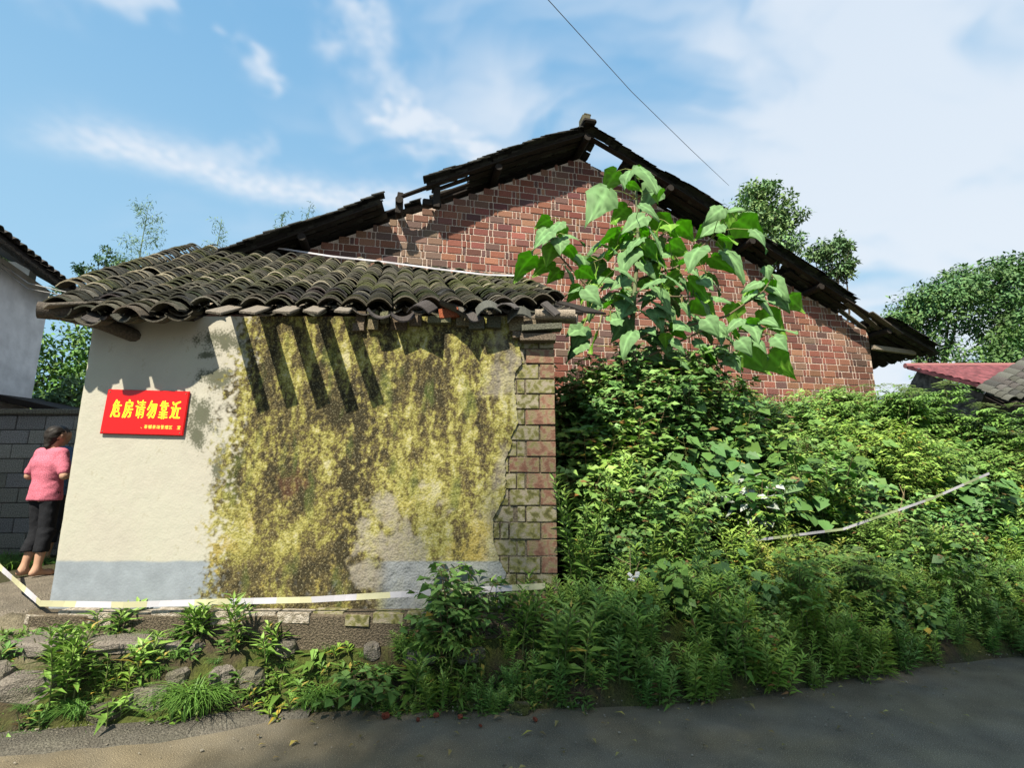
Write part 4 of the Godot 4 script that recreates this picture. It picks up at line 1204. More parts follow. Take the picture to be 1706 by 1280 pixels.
# ------------------------------------------------------------------ the tall plant with big leaves
func big_leaf_plant() -> void:
	var t := thing("large_leaf_sapling", "tall sapling with huge pale green leaves before the brick gable", "tree")
	var m := Mesher.new()
	m.col = Color(0.16, 0.19, 0.10)
	m.tube([Vector3(1.42, 0.5, -6.3), Vector3(1.46, 2.04, -6.3), Vector3(1.48, 2.6, -6.28), Vector3(1.53, 3.39, -6.3), Vector3(1.66, 4.54, -6.3), Vector3(1.68, 4.94, -6.3), Vector3(1.67, 5.72, -6.3)], [0.045, 0.042, 0.04, 0.034, 0.024, 0.02, 0.012], 10)
	part("trunk", m.mesh(), M.stem, t)
	var limbs := [[Vector3(1.58, 3.61, -6.3), Vector3(1.06, 3.84, -6.15), Vector3(0.6, 4.37, -6.1), Vector3(0.55, 4.63, -6.15), Vector3(0.62, 4.91, -6.2)],
		[Vector3(1.65, 4.13, -6.3), Vector3(2.12, 4.25, -6.2), Vector3(2.59, 4.63, -6.15), Vector3(2.83, 5.09, -6.2)],
		[Vector3(1.58, 3.33, -6.3), Vector3(2.68, 3.56, -6.1), Vector3(3.14, 3.87, -6.05), Vector3(3.3, 4.09, -6.1)],
		[Vector3(1.54, 3.0, -6.3), Vector3(2.45, 3.42, -6.15), Vector3(2.93, 3.36, -6.1), Vector3(3.33, 3.3, -6.1)],
		[Vector3(1.63, 3.9, -6.3), Vector3(2.27, 3.81, -6.1), Vector3(2.3, 4.28, -6.0)],
		[Vector3(1.65, 4.37, -6.3), Vector3(1.35, 4.44, -6.2), Vector3(1.04, 4.28, -6.1)],
		[Vector3(1.67, 4.63, -6.3), Vector3(1.42, 4.79, -6.4)], [Vector3(1.66, 4.54, -6.3), Vector3(1.92, 4.69, -6.3), Vector3(2.19, 4.91, -6.4)]]
	m.col = Color(0.10, 0.075, 0.045)
	for l in limbs:
		m = Mesher.new()
		m.col = Color(0.13, 0.10, 0.06)
		var rad := []
		for i in l.size(): rad.append(lerpf(0.017, 0.006, float(i) / (l.size() - 1)))
		m.tube(l, rad, 7)
		part("branch", m.mesh(), M.stem, t)
	var kinds := [[], []]
	for k in 4:
		kinds[0].append(big_leaf(Color(0.175, 0.35, 0.042), 0.25 + 0.08 * k, k))
		kinds[1].append(big_leaf(Color(0.125, 0.235, 0.092), 0.22 + 0.1 * k, k + 7))
	var pale := leaf_mat(0.68, Color(0.25, 0.36, 0.12))
	pale.metallic_specular = 0.35
	# base and tip of every leaf in metres; 1 marks those that hang with their upper face to the road
	var leaves := [
		1.61,5.69,-6.29,1.42,5.41,-6.16,1, 1.79,5.99,-6.66,1.87,5.90,-6.88,0, 1.70,5.64,-6.14,1.94,5.21,-5.94,1, 1.50,5.89,-6.61,1.26,5.66,-6.83,0,
		1.99,5.56,-6.44,1.81,5.15,-6.25,1, 1.26,5.32,-6.14,0.94,4.68,-5.83,1, 1.55,4.82,-5.67,1.83,4.69,-5.61,1, 1.50,5.33,-6.03,1.71,5.32,-6.08,0,
		1.91,5.25,-6.06,1.93,5.19,-6.28,0, 1.61,5.30,-6.55,1.38,5.18,-6.77,0, 1.70,4.87,-6.02,1.30,4.59,-5.88,1, 1.74,5.04,-6.50,1.85,4.85,-6.72,0,
		2.00,5.16,-6.59,2.40,5.04,-6.81,0, 2.31,5.10,-6.65,2.66,5.01,-6.87,0, 2.00,4.80,-6.56,2.12,4.70,-6.78,0, 1.96,4.45,-5.92,2.25,4.41,-6.05,0,
		1.37,4.65,-6.00,1.00,4.53,-6.22,0, 1.56,4.43,-5.77,1.26,4.17,-5.64,1, 1.46,4.30,-5.78,1.22,4.00,-5.63,1, 1.83,4.72,-6.58,2.03,4.54,-6.80,0,
		1.86,4.43,-6.22,2.06,4.18,-6.09,1, 0.61,4.74,-5.94,0.40,4.45,-5.79,1, 0.61,4.77,-6.09,0.73,4.63,-6.31,0, 0.46,4.50,-5.73,0.17,4.20,-5.58,1,
		0.51,4.44,-5.96,0.40,4.24,-6.18,0, 0.72,4.79,-6.67,1.04,4.70,-6.89,0, 0.60,4.53,-5.95,0.60,4.28,-5.83,1, 0.27,4.39,-6.15,-0.06,4.17,-6.37,0,
		0.52,4.38,-6.29,0.25,4.30,-6.50,0, 0.94,4.47,-6.34,1.00,4.12,-6.16,1, 0.63,4.26,-6.32,0.44,4.15,-6.54,0, 0.72,4.34,-6.42,0.88,4.08,-6.28,1,
		0.82,4.10,-5.91,1.09,4.04,-6.04,0, 0.86,3.77,-5.72,1.05,3.55,-5.60,1, 0.89,4.00,-6.26,0.71,3.90,-6.47,0, 1.33,4.33,-6.48,1.18,4.22,-6.70,0,
		1.23,4.01,-5.68,1.49,3.94,-5.64,1, 1.44,4.01,-5.98,1.17,3.85,-5.90,1, 1.75,3.89,-5.71,1.36,3.71,-5.61,1, 1.78,3.96,-5.74,2.08,3.81,-5.66,1,
		1.78,3.92,-6.04,2.04,3.63,-5.89,1, 1.49,3.81,-6.13,1.18,3.49,-5.96,1, 1.72,3.70,-5.96,2.01,3.54,-5.88,1, 2.13,3.73,-6.11,2.26,3.56,-6.02,1,
		2.49,3.96,-6.60,2.86,3.80,-6.82,0, 1.48,3.57,-6.23,1.23,3.28,-6.07,1, 1.41,3.26,-5.77,1.18,2.98,-5.61,1, 1.74,3.50,-6.46,1.89,3.24,-6.32,1,
		1.97,3.61,-6.46,2.20,3.49,-6.39,1, 1.56,3.58,-5.94,1.77,3.43,-5.86,1, 2.31,3.29,-6.25,2.49,3.12,-6.15,1, 1.94,3.23,-6.02,2.13,3.09,-5.94,1,
		1.46,3.97,-6.33,1.23,3.83,-6.55,0, 2.10,3.96,-6.44,1.90,3.88,-6.61,0, 2.52,4.74,-5.60,2.23,4.54,-5.50,1, 3.00,5.22,-6.57,3.15,4.99,-6.79,0,
		2.70,4.82,-6.13,2.38,4.64,-6.04,1, 2.72,4.86,-6.32,2.86,4.59,-6.18,1, 2.76,4.65,-6.18,2.89,4.54,-6.40,0, 2.73,4.99,-6.50,2.55,4.92,-6.72,0,
		3.07,5.02,-6.43,3.53,4.91,-6.65,0, 2.98,4.58,-5.83,3.13,4.29,-5.68,1, 2.76,4.48,-6.21,3.06,4.11,-6.02,1, 2.61,4.41,-6.25,3.10,4.32,-6.46,0,
		2.24,4.28,-5.69,1.97,4.02,-5.56,1, 2.68,4.66,-6.66,2.43,4.52,-6.88,0, 2.60,4.26,-6.44,2.43,4.11,-6.37,1, 2.55,4.16,-6.29,2.75,3.92,-6.17,1,
		3.00,3.89,-5.81,2.73,3.83,-5.78,1, 3.24,4.07,-6.20,3.50,3.97,-6.42,0, 3.34,4.14,-6.29,3.55,3.78,-6.10,1, 3.15,3.92,-6.20,2.85,3.76,-6.12,1,
		3.41,3.95,-6.34,3.57,3.68,-6.20,1, 3.28,4.06,-6.34,2.99,4.00,-6.46,0, 3.81,4.03,-6.71,4.14,3.92,-6.93,0, 3.14,3.65,-6.12,3.54,3.47,-6.34,0,
		2.67,3.39,-5.69,2.43,3.28,-5.64,1, 2.80,3.43,-5.89,3.10,3.34,-6.07,0, 2.89,3.19,-5.84,3.02,2.96,-5.71,1, 3.00,3.16,-5.64,3.14,2.97,-5.53,1,
		3.16,3.29,-6.73,3.59,3.00,-6.95,0, 3.36,3.17,-6.49,3.77,2.90,-6.71,0, 2.59,3.12,-5.63,2.71,2.93,-5.53,1, 2.41,3.38,-5.80,2.54,3.20,-5.70,1,
		2.62,3.34,-6.13,2.81,3.16,-6.03,1, 2.23,3.38,-5.65,2.35,3.15,-5.53,1, 1.19,3.44,-5.94,1.43,3.58,-6.01,1, 1.87,3.31,-6.01,1.93,3.21,-6.21,0,
		2.72,3.08,-6.24,2.86,2.84,-6.10,1, 2.44,3.23,-6.33,2.66,3.08,-6.24,1]
	for i in 64:                                                 # the dense middle
		var hgt := rnd(2.9, 4.9)
		var a := Vector3(1.62 + rnd(-1.0, 1.25) * (1.0 - 0.33 * (hgt - 2.9)), hgt, rnd(-6.6, -5.95))
		var sgn := signf(a.x - 1.6)
		var b := a + Vector3(sgn * rnd(0.05, 0.3), -rnd(0.12, 0.34), rnd(0.05, 0.2))
		leaves.append_array([a.x, a.y, a.z, b.x, b.y, b.z, 1 if rng.randf() < 0.65 else 0])
	for l in limbs:
		for k in 9:
			var j: int = rng.randi() % (l.size() - 1)
			var p: Vector3 = l[j].lerp(l[j + 1], rng.randf())
			var out := Vector3(rnd(-1, 1), rnd(-0.25, 0.55), rnd(-0.6, 1.0)).normalized()
			var a := p + out * rnd(0.10, 0.24)
			var b := a + (out * Vector3(1, 0.2, 1) + Vector3(0, rnd(-0.9, -0.1), 0)).normalized() * rnd(0.20, 0.36)
			leaves.append_array([a.x, a.y, a.z, b.x, b.y, b.z, 1 if rng.randf() < 0.5 else 0])
	var stalks := Mesher.new()
	stalks.col = Color(0.22, 0.26, 0.08)
	for i in leaves.size() / 7:
		var a := Vector3(leaves[i * 7], leaves[i * 7 + 1], leaves[i * 7 + 2])
		var b := Vector3(leaves[i * 7 + 3], leaves[i * 7 + 4], leaves[i * 7 + 5])
		var kind: int = leaves[i * 7 + 6]
		var up := Vector3(rnd(-0.75, 0.75), 0.85, rnd(0.2, 0.95)) if kind == 1 else Vector3(rnd(-0.6, 0.6), 0.85, rnd(-0.7, -0.1))
		var o := part("leaf", kinds[kind][rng.randi() % 4], pale if kind == 1 else M.big_leaf, t)
		var d := (b - a).normalized()
		var side := d.cross(up).normalized()
		var nn := side.cross(d)
		var size := (b - a).length() * 0.90
		o.transform = Transform3D(Basis(side, nn, -d).scaled_local(Vector3(minf(size, 0.40 + 0.25 * (size - 0.4)) * rnd(0.72, 1.12), size, size)), a)
		var near := Vector3.ZERO
		var best := 9.0
		for l in limbs:
			for j in l.size() - 1:
				var q := Geometry3D.get_closest_point_to_segment(a, l[j], l[j + 1])
				if q.distance_to(a) < best: best = q.distance_to(a); near = q
		var tq := Geometry3D.get_closest_point_to_segment(a, Vector3(1.5, 3.0, -6.3), Vector3(1.67, 5.7, -6.3))
		if tq.distance_to(a) < best: near = tq
		stalks.tube([near, near.lerp(a, 0.5) + Vector3(0, 0.03, 0), a], [0.006, 0.005, 0.004], 5, false)
	part("leaf_stalks", stalks.mesh(), M.stem, t).set_meta("kind", "stuff")
func big_leaf(base: Color, droop: float, sd: int) -> ArrayMesh:     # one unit long, tip at -z, heart-shaped with a drawn-out tip
	var f := FastNoiseLite.new()
	f.seed = sd; f.frequency = 2.2
	var prof := [[-0.10, 0.10], [-0.06, 0.27], [0.03, 0.36], [0.14, 0.42], [0.25, 0.49], [0.32, 0.44], [0.43, 0.355], [0.56, 0.28], [0.70, 0.19], [0.83, 0.10], [0.93, 0.04], [1.0, 0.004]]
	var p := PackedVector3Array()
	var cs := PackedColorArray()
	for q in prof:
		for i in 9:
			var s := (i - 4) / 4.0
			var w: float = q[1] * (1.0 + 0.10 * f.get_noise_2d(q[0] * 3.0, signf(s) * 5.0))
			var z: float = q[0]
			if z < 0.0: z = z * absf(s) - 0.0
			var y := -droop * z * z * 0.9 + 0.20 * absf(s) * w * (1.0 if sd % 2 == 0 else 0.4) - 0.20 * s * s * w + (0.10 * s * z if sd % 3 == 0 else -0.06 * s * z) + 0.022 * cos(z * 30.0 - absf(s) * 4.5) * absf(s) + 0.05 * f.get_noise_2d(z * 2.0 + 8.0, s)
			p.append(Vector3(s * w, y, -z))
			var vein := 1.5 if i == 4 else (1.0 + 0.16 * cos(z * 30.0 - absf(s) * 4.5)) * (0.9 + 0.35 * f.get_noise_2d(z * 3.0 + 20.0, s * 2.0))
			cs.append(Color(base.r * vein, base.g * vein, base.b * vein))
	var m := Mesher.new()
	m.grid(9, prof.size(), p, cs)
	return m.mesh()

# ------------------------------------------------------------------ weeds and shrubs
func weed_mesh(kind: String, high: float, stems: int, sd: int) -> Array:     # [stems, leaves] of one plant, foot at the origin
	rng.seed = sd
	var st := Mesher.new()
	var lf := Mesher.new()
	for k in stems:
		var a := rnd(0, TAU)
		var lean := rnd(0.05, 0.32)
		var h := high * rnd(0.72, 1.05)
		var foot := Vector3(cos(a), 0, sin(a)) * rnd(0.0, 0.10) * (1.0 + mini(stems, 9) * (0.12 if kind != "grass" else 0.03))
		var top := foot + Vector3(cos(a) * lean * h, h, sin(a) * lean * h)
		var bend := Vector3(cos(a), 0, sin(a)) * -0.06 * h
		st.col = Color(0.10, 0.12, 0.04) * rnd(0.7, 1.2)
		if kind == "broad": st.col = Color(0.11, 0.085, 0.045)
		if kind != "grass": st.tube([foot, foot.lerp(top, 0.5) + bend, top], [0.004 + high * 0.002, 0.004, 0.002], 5, false)
		var tone := rnd(0.78, 1.2)
		match kind:
			"narrow":
				var n := int(h * 54) + 9
				for i in n:
					var q := pow(float(i) / n, 0.8) * 0.9 + 0.10
					var p := foot.lerp(top, q) + bend * 4.0 * q * (1.0 - q)
					var b := i * 2.4 + rnd(-0.4, 0.4)
					var ln := lerpf(0.165, 0.085, q * q) * rnd(0.75, 1.2)
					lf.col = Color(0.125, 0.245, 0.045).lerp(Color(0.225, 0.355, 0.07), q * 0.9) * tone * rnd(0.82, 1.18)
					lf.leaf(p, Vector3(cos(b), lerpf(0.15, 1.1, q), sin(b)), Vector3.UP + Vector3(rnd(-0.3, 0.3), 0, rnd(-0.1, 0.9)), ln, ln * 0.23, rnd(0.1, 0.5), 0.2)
			"broad":
				var n := int(h * 15) + 6
				for i in n:
					var q := float(i) / n * 0.8 + 0.22
					var p := foot.lerp(top, q) + bend * 4.0 * q * (1.0 - q)
					var b := i * 2.4 + rnd(-0.4, 0.4)
					var out := Vector3(cos(b), rnd(-0.1, 0.5), sin(b))
					var twig := p + out.normalized() * rnd(0.08, 0.30) * (1.25 - q * 0.6)
					st.tube([p, twig], [0.003, 0.0015], 4, false)
					for j in 5:
						var pp := p.lerp(twig, 0.35 + 0.16 * j)
						var bb := b + (0.9 if j % 2 else -0.9) + rnd(-0.4, 0.4)
						var ln := rnd(0.06, 0.115)
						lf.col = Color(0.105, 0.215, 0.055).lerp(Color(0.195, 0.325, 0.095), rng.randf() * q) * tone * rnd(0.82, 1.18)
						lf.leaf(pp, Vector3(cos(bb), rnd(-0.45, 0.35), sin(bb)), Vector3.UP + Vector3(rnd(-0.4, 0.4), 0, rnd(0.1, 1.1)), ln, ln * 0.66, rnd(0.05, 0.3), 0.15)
			"fine":
				var n := int(h * 14) + 6
				for i in n:
					var q := float(i) / n * 0.78 + 0.25
					var p := foot.lerp(top, q) + bend * 4.0 * q * (1.0 - q)
					var b := i * 2.4 + rnd(-0.4, 0.4)
					var rib := p + Vector3(cos(b), rnd(0.1, 0.6), sin(b)).normalized() * rnd(0.14, 0.28)
					st.tube([p, rib], [0.002, 0.001], 4, false)
					for j in 9:
						var pp := p.lerp(rib, 0.2 + 0.1 * j)
						var bb := b + (1.1 if j % 2 else -1.1) * (0.0 if j == 8 else 1.0)
						var ln := rnd(0.05, 0.085)
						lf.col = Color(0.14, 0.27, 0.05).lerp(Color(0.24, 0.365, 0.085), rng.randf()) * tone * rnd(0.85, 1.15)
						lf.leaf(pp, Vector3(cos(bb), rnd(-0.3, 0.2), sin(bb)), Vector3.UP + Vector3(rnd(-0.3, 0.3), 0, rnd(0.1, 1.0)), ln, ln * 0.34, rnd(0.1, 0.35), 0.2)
			"heart":
				for i in 9:
					var q := 0.35 + 0.65 * i / 8.0
					var p := foot.lerp(top, q) + bend * 4.0 * q * (1.0 - q)
					var b := i * 2.4 + rnd(-0.5, 0.5)
					var e := p + Vector3(cos(b), rnd(0.0, 0.6), sin(b)) * rnd(0.06, 0.16)
					st.tube([p, e], [0.003, 0.002], 4, false)
					var ln := rnd(0.11, 0.19)
					lf.col = Color(0.085, 0.175, 0.05) * tone * rnd(0.75, 1.3)
					var dir := Vector3(cos(b), rnd(-0.9, 0.0), sin(b))
					var up := Vector3(rnd(-0.5, 0.5), 1, rnd(0.0, 0.9))
					lf.leaf(e, dir, up, ln, ln * 0.95, rnd(0.1, 0.3), 0.12)
					lf.leaf(e - dir * ln * 0.12, dir + dir.cross(up).normalized() * 0.55, up, ln * 0.7, ln * 0.55, 0.15, 0.1)
					lf.leaf(e - dir * ln * 0.12, dir - dir.cross(up).normalized() * 0.55, up, ln * 0.7, ln * 0.55, 0.15, 0.1)
			"grass":
				for i in 4:
					var b := rnd(0, TAU)
					var ln := h * rnd(0.6, 1.1)
					lf.col = Color(0.10, 0.205, 0.038) * tone * rnd(0.8, 1.25)
					var p := foot
					var up := Vector3(cos(b) * 0.25, 1, sin(b) * 0.25).normalized()
					var s := Vector3(-sin(b), 0, cos(b)) * (0.0045 + 0.002 * rng.randf())
					var prev := p
					for j in 5:
						var q := (j + 1) / 5.0
						var nx := prev + up * ln / 5.0
						var w := 1.0 - q
						var w0 := 1.0 - (q - 0.2)
						var nn := s.cross(up).normalized()
						var i0 := lf.vert(prev - s * w0, nn); lf.vert(prev + s * w0, nn); lf.vert(nx + s * w, nn); lf.vert(nx - s * w, nn)
						lf.idx.append_array([i0, i0 + 2, i0 + 1, i0, i0 + 3, i0 + 2])
						prev = nx
						up = (up + Vector3(cos(b) * 0.34, -0.42, sin(b) * 0.34)).normalized()
			"tuft":        # a low rosette of a few wide leaves
				for i in 7:
					var b := rnd(0, TAU)
					var ln := high * rnd(0.5, 0.9)
					lf.col = Color(0.13, 0.235, 0.045) * tone * rnd(0.8, 1.2)
					lf.leaf(foot + Vector3(0, rnd(0, high * 0.5), 0), Vector3(cos(b), rnd(0.2, 0.9), sin(b)), Vector3.UP, ln, ln * 0.3, rnd(0.2, 0.5), 0.2)
	if kind != "grass":                                              # a few leaves have turned
		var old := Color.WHITE
		for i in range(0, lf.c.size() - 7, 8):
			if rng.randf() < 0.025:
				old = Color(0.30, 0.24, 0.05) if rng.randf() < 0.6 else Color(0.17, 0.10, 0.045)
				for j in 8: lf.c[i + j] = old
	return [st.mesh(), lf.mesh()]
var plant_kinds := {}
func plant(called: String, label: String, kind: String, x: float, z: float, high: float, stems: int, sd: int, cat := "weed", group := "") -> Node3D:
	var key := "%s_%.1f_%d_%d" % [kind, high, stems, sd]
	if not plant_kinds.has(key): plant_kinds[key] = weed_mesh(kind, high, stems, sd)
	var t := thing(called, label, cat, Vector3(x, land(x, z) - 0.02, z), rnd(0, TAU), group)
	if plant_kinds[key][0].get_surface_count() > 0: part("stems", plant_kinds[key][0], M.stem, t)
	part("foliage", plant_kinds[key][1], M.leaf, t)
	return t
func top_of_growth(x: float, s: float) -> float:                  # how high the thicket stands above the road, s metres behind its edge
	var h := 0.25 + 1.0 * smoothstep(-0.05, 0.9, s) + 0.65 * smoothstep(0.8, 1.8, s) + 0.9 * smoothstep(1.6, 2.7, s)
	h += 0.30 * n_soft.get_noise_2d(x * 0.9 + 5.0, s * 1.1) + 0.16 * n_soft.get_noise_2d(x * 2.6, s * 2.6)
	h += 0.42 * exp(-Vector2((x - 2.35) / 0.75, (s - 2.35) / 0.7).length_squared())
	h -= 0.5 * smoothstep(1.2, 0.4, x) * smoothstep(0.3, 1.2, s)
	h -= 0.42 * smoothstep(2.7, 3.5, x) * smoothstep(1.4, 2.4, s)
	h -= 0.5 * smoothstep(5.2, 7.0, x) * smoothstep(1.2, 2.2, s)
	h += 0.12 * smoothstep(3.9, 5.0, x) * smoothstep(1.0, 2.0, s)
	return h
func mass(called: String, label: String, meshes: Array, spots: Array) -> void:     # a thicket that nobody could count
	var t := thing(called, label, "undergrowth")
	t.set_meta("kind", "stuff")
	for k in meshes.size():
		for w in 2:
			if meshes[k][w].get_surface_count() == 0: continue
			var mm := MultiMesh.new()
			mm.transform_format = MultiMesh.TRANSFORM_3D
			mm.use_colors = true
			mm.mesh = meshes[k][w]
			var mine := []
			for i in spots.size():
				if i % meshes.size() == k: mine.append(spots[i])
			mm.instance_count = mine.size()
			for i in mine.size():
				mm.set_instance_transform(i, mine[i])
				var at: Vector3 = mine[i].origin
				var a := n_soft.get_noise_2d(at.x * 1.4 + 70.0, at.z * 1.4) + 0.6 * n_mid.get_noise_2d(at.x * 6.0, at.z * 6.0)
				var tint := Color(1, 1, 1).lerp(Color(1.35, 1.2, 0.85), clampf(a * 1.6, 0.0, 1.0)).lerp(Color(0.72, 0.86, 0.95), clampf(-a * 1.6, 0.0, 1.0))
				var dry := smoothstep(0.75, 0.2, Vector2((at.x - 2.7) / 1.1, (at.z - road_edge(at.x) + 0.55) / 0.45).length() + 0.4 * a)
				tint = tint.lerp(Color(1.5, 0.95, 0.85), dry * 0.8)
				mm.set_instance_color(i, tint)
			var o := MultiMeshInstance3D.new()
			o.name = ["stems", "foliage"][w]
			o.multimesh = mm
			o.material_override = M.stem if w == 0 else M.leaf
			o.set_meta("kind", "stuff")
			t.add_child(o, true)
func spot(x: float, z: float, size: float, y := -9.0) -> Transform3D:
	return Transform3D((Basis(Vector3.UP, rnd(-1.1, 1.1)) * Basis(Vector3.RIGHT, rnd(-0.12, 0.26))).scaled(Vector3.ONE * size), Vector3(x, (land(x, z) if y < -5.0 else y) - 0.03, z))

func undergrowth() -> void:
	var narrow := []; var broad := []; var fine := []; var grass := []; var low := []
	for i in 4:
		narrow.append(weed_mesh("narrow", 0.75, 6, 100 + i))
		broad.append(weed_mesh("broad", 1.0, 7, 120 + i))
		fine.append(weed_mesh("fine", 1.0, 7, 140 + i))
		grass.append(weed_mesh("grass", 0.34, 26, 160 + i))
		low.append(weed_mesh("tuft", 0.12, 4, 180 + i))
	rng.seed = 77
	var heart := []
	for i in 3: heart.append(weed_mesh("heart", 0.8, 5, 210 + i))
	rng.seed = 78
	var sh := []
	for i in 46:
		var x := rnd(1.2, 6.0)
		var s := rnd(0.9, 2.9)
		sh.append(spot(x, road_edge(x) - s, rnd(0.8, 1.2), maxf(land(x, road_edge(x) - s), top_of_growth(x, s) - rnd(0.55, 0.8))))
	for i in 26:
		var x := rnd(0.8, 6.5)
		var s := rnd(0.1, 0.6)
		sh.append(spot(x, road_edge(x) - s, rnd(0.35, 0.6)))
	mass("heart_leaved_creepers", "creepers with wide heart-shaped leaves scattered over the thicket", heart, sh)
	var sn := []; var sb := []; var sf := []; var sg := []; var sl := []
	for i in 620:
		var x := rnd(0.55, 8.5)
		var s := pow(rng.randf(), 0.9) * 3.9 + 0.10
		var z := road_edge(x) - s
		if z < -(8.06 + 0.2217 * x) + 0.45: continue
		if n_soft.get_noise_2d(x * 1.5 + 33.0, s * 2.0) > 0.34 and rng.randf() < 0.75: continue
		var h := top_of_growth(x, s)
		var y0 := h - rnd(0.75, 1.0)
		var g := land(x, z)
		var pick := 1.3 * n_soft.get_noise_2d(x * 0.7 + 50.0, s * 0.9) + rnd(-0.16, 0.16)
		if s < 1.25:
			if pick > 0.28: sf.append(spot(x, z, rnd(0.5, 0.9) * clampf((h - g) / 0.75, 0.35, 1.2), maxf(g, y0)))
			elif pick < -0.30: sb.append(spot(x, z, rnd(0.6, 0.9) * clampf((h - g) / 0.85, 0.35, 1.1), maxf(g, y0)))
			else: sn.append(spot(x, z, rnd(0.75, 1.1) * clampf((h - g) / 0.72, 0.35, 1.25), maxf(g, y0)))
		else:
			# the hollow in the middle of the thicket
			if Vector2((x - 2.15) / 0.85, (s - 1.55) / 0.45).length() < 1.0: continue
			if x > 3.4 + rnd(-0.6, 0.6): sf.append(spot(x, z, rnd(0.9, 1.15), maxf(g, y0 + 0.1)))
			elif rng.randf() < 0.85: sb.append(spot(x, z, rnd(0.85, 1.15), maxf(g, y0)))
			else: sn.append(spot(x, z, rnd(1.0, 1.2), maxf(g, y0)))
			if rng.randf() < 0.8: sb.append(spot(x + rnd(-0.2, 0.2), z + rnd(-0.2, 0.2), rnd(0.9, 1.1), maxf(g, y0 - 0.8)))
			if y0 - 1.5 > g: sb.append(spot(x, z, 1.0, g))
	for i in 44:                                                     # between the shed and the gable, in the shade
		var x := rnd(0.5, 1.6)
		var z := rnd(-7.9, -5.0)
		sb.append(spot(x, z, rnd(0.8, 1.1), 0.55 + rnd(0.0, 1.15) * smoothstep(-5.0, -6.2, z)))
	for i in 260:                                                    # along the edge of the road
		var x := rnd(-0.9, 9.0)
		var s := rnd(0.02, 0.40)
		sn.append(spot(x, road_edge(x) - s, rnd(0.28, 0.62) * (1.0 if x > 0.3 else 0.62)))
	for i in 190:
		var x := rnd(-3.6, 9.0)
		var s := rnd(0.12, 0.9)
		if x < 0.4 and road_edge(x) - s < -4.1: continue
		var dens := n_soft.get_noise_2d(x * 2.0 + 11.0, s * 3.0)
		if x < -0.9 and dens < 0.05: continue
		sg.append(spot(x, road_edge(x) - s, rnd(0.35, 0.8)))
	for i in 150:
		var x := rnd(-3.5, 0.2)
		var s := rnd(0.06, 0.62)
		if road_edge(x) - s > -4.08: sg.append(spot(x, road_edge(x) - s, rnd(0.16, 0.42)))
	for i in 860:
		var x := rnd(-4.0, 7.5) if i < 400 else rnd(-3.6, 0.2)
		var s := rnd(-0.02, 0.75)
		if x < 0.4 and road_edge(x) - s < -4.1: continue
		if n_soft.get_noise_2d(x * 2.0, s * 4.0 + 8.0) < -0.05: continue
		sl.append(spot(x, road_edge(x) - s, rnd(0.35, 1.0)))
	for i in 60:                                                     # the alley's floor
		var x := rnd(-7.5, -5.3)
		var z := rnd(-6.8, -4.2)
		if x > -5.55 and z > -6.2: continue
		sg.append(spot(x, z, rnd(0.7, 1.3)))
		sl.append(spot(x, z, rnd(0.8, 1.6)))
	mass("narrow_leaved_weeds", "dense mass of narrow-leaved weeds along the road right of the shed", narrow, sn)
	mass("broad_leaved_thicket", "dark broad-leaved thicket climbing against the brick gable", broad, sb)
	mass("feathery_thicket", "bright light-green thicket filling the right side", fine, sf)
	mass("grass", "scattered grass on the bank and in the alley", grass, sg)
	mass("low_weeds", "low creeping weeds at the foot of the bank", low, sl)
	# dead stalks and bare runners sticking out of the growth
	rng.seed = 321
	for q in [[1.0, 0.5, "dry stalk nearest the bare brick corner, low in the bright weeds"], [1.75, 2.1, "bare brown stalk against the dark thicket under the sapling"], [2.6, 0.55, "dry stalk leaning over the reddish weeds by the road"], [3.3, 2.0, "bare twig standing below the right part of the gable"], [4.1, 0.8, "dead stalk beside the slanting tape"], [5.0, 1.7, "dead stalk farthest right, in the light green thicket"]]:
		var x: float = q[0]
		var s: float = q[1]
		var m := Mesher.new()
		var foot := Vector3(x, top_of_growth(x, s) - 0.55, road_edge(x) - s)
		var lean := Vector3(rnd(-0.5, 0.5), 1.0, rnd(-0.1, 0.4)) * rnd(0.55, 0.85)
		m.col = Color(0.30, 0.23, 0.13) * rnd(0.6, 1.3)
		m.tube([foot, foot + lean * 0.5 + Vector3(rnd(-0.05, 0.05), 0.03, 0), foot + lean], [0.007, 0.005, 0.002], 5)
		for k in 5:
			var p := foot + lean * rnd(0.4, 0.95)
			m.tube([p, p + Vector3(rnd(-0.16, 0.16), rnd(0.02, 0.16), rnd(-0.1, 0.1))], [0.003, 0.001], 4)
		meta(part("dead_stalk", m.mesh(), M.stem, self), q[2], "stalk", "dead stalks in the thicket")
	single_plants()

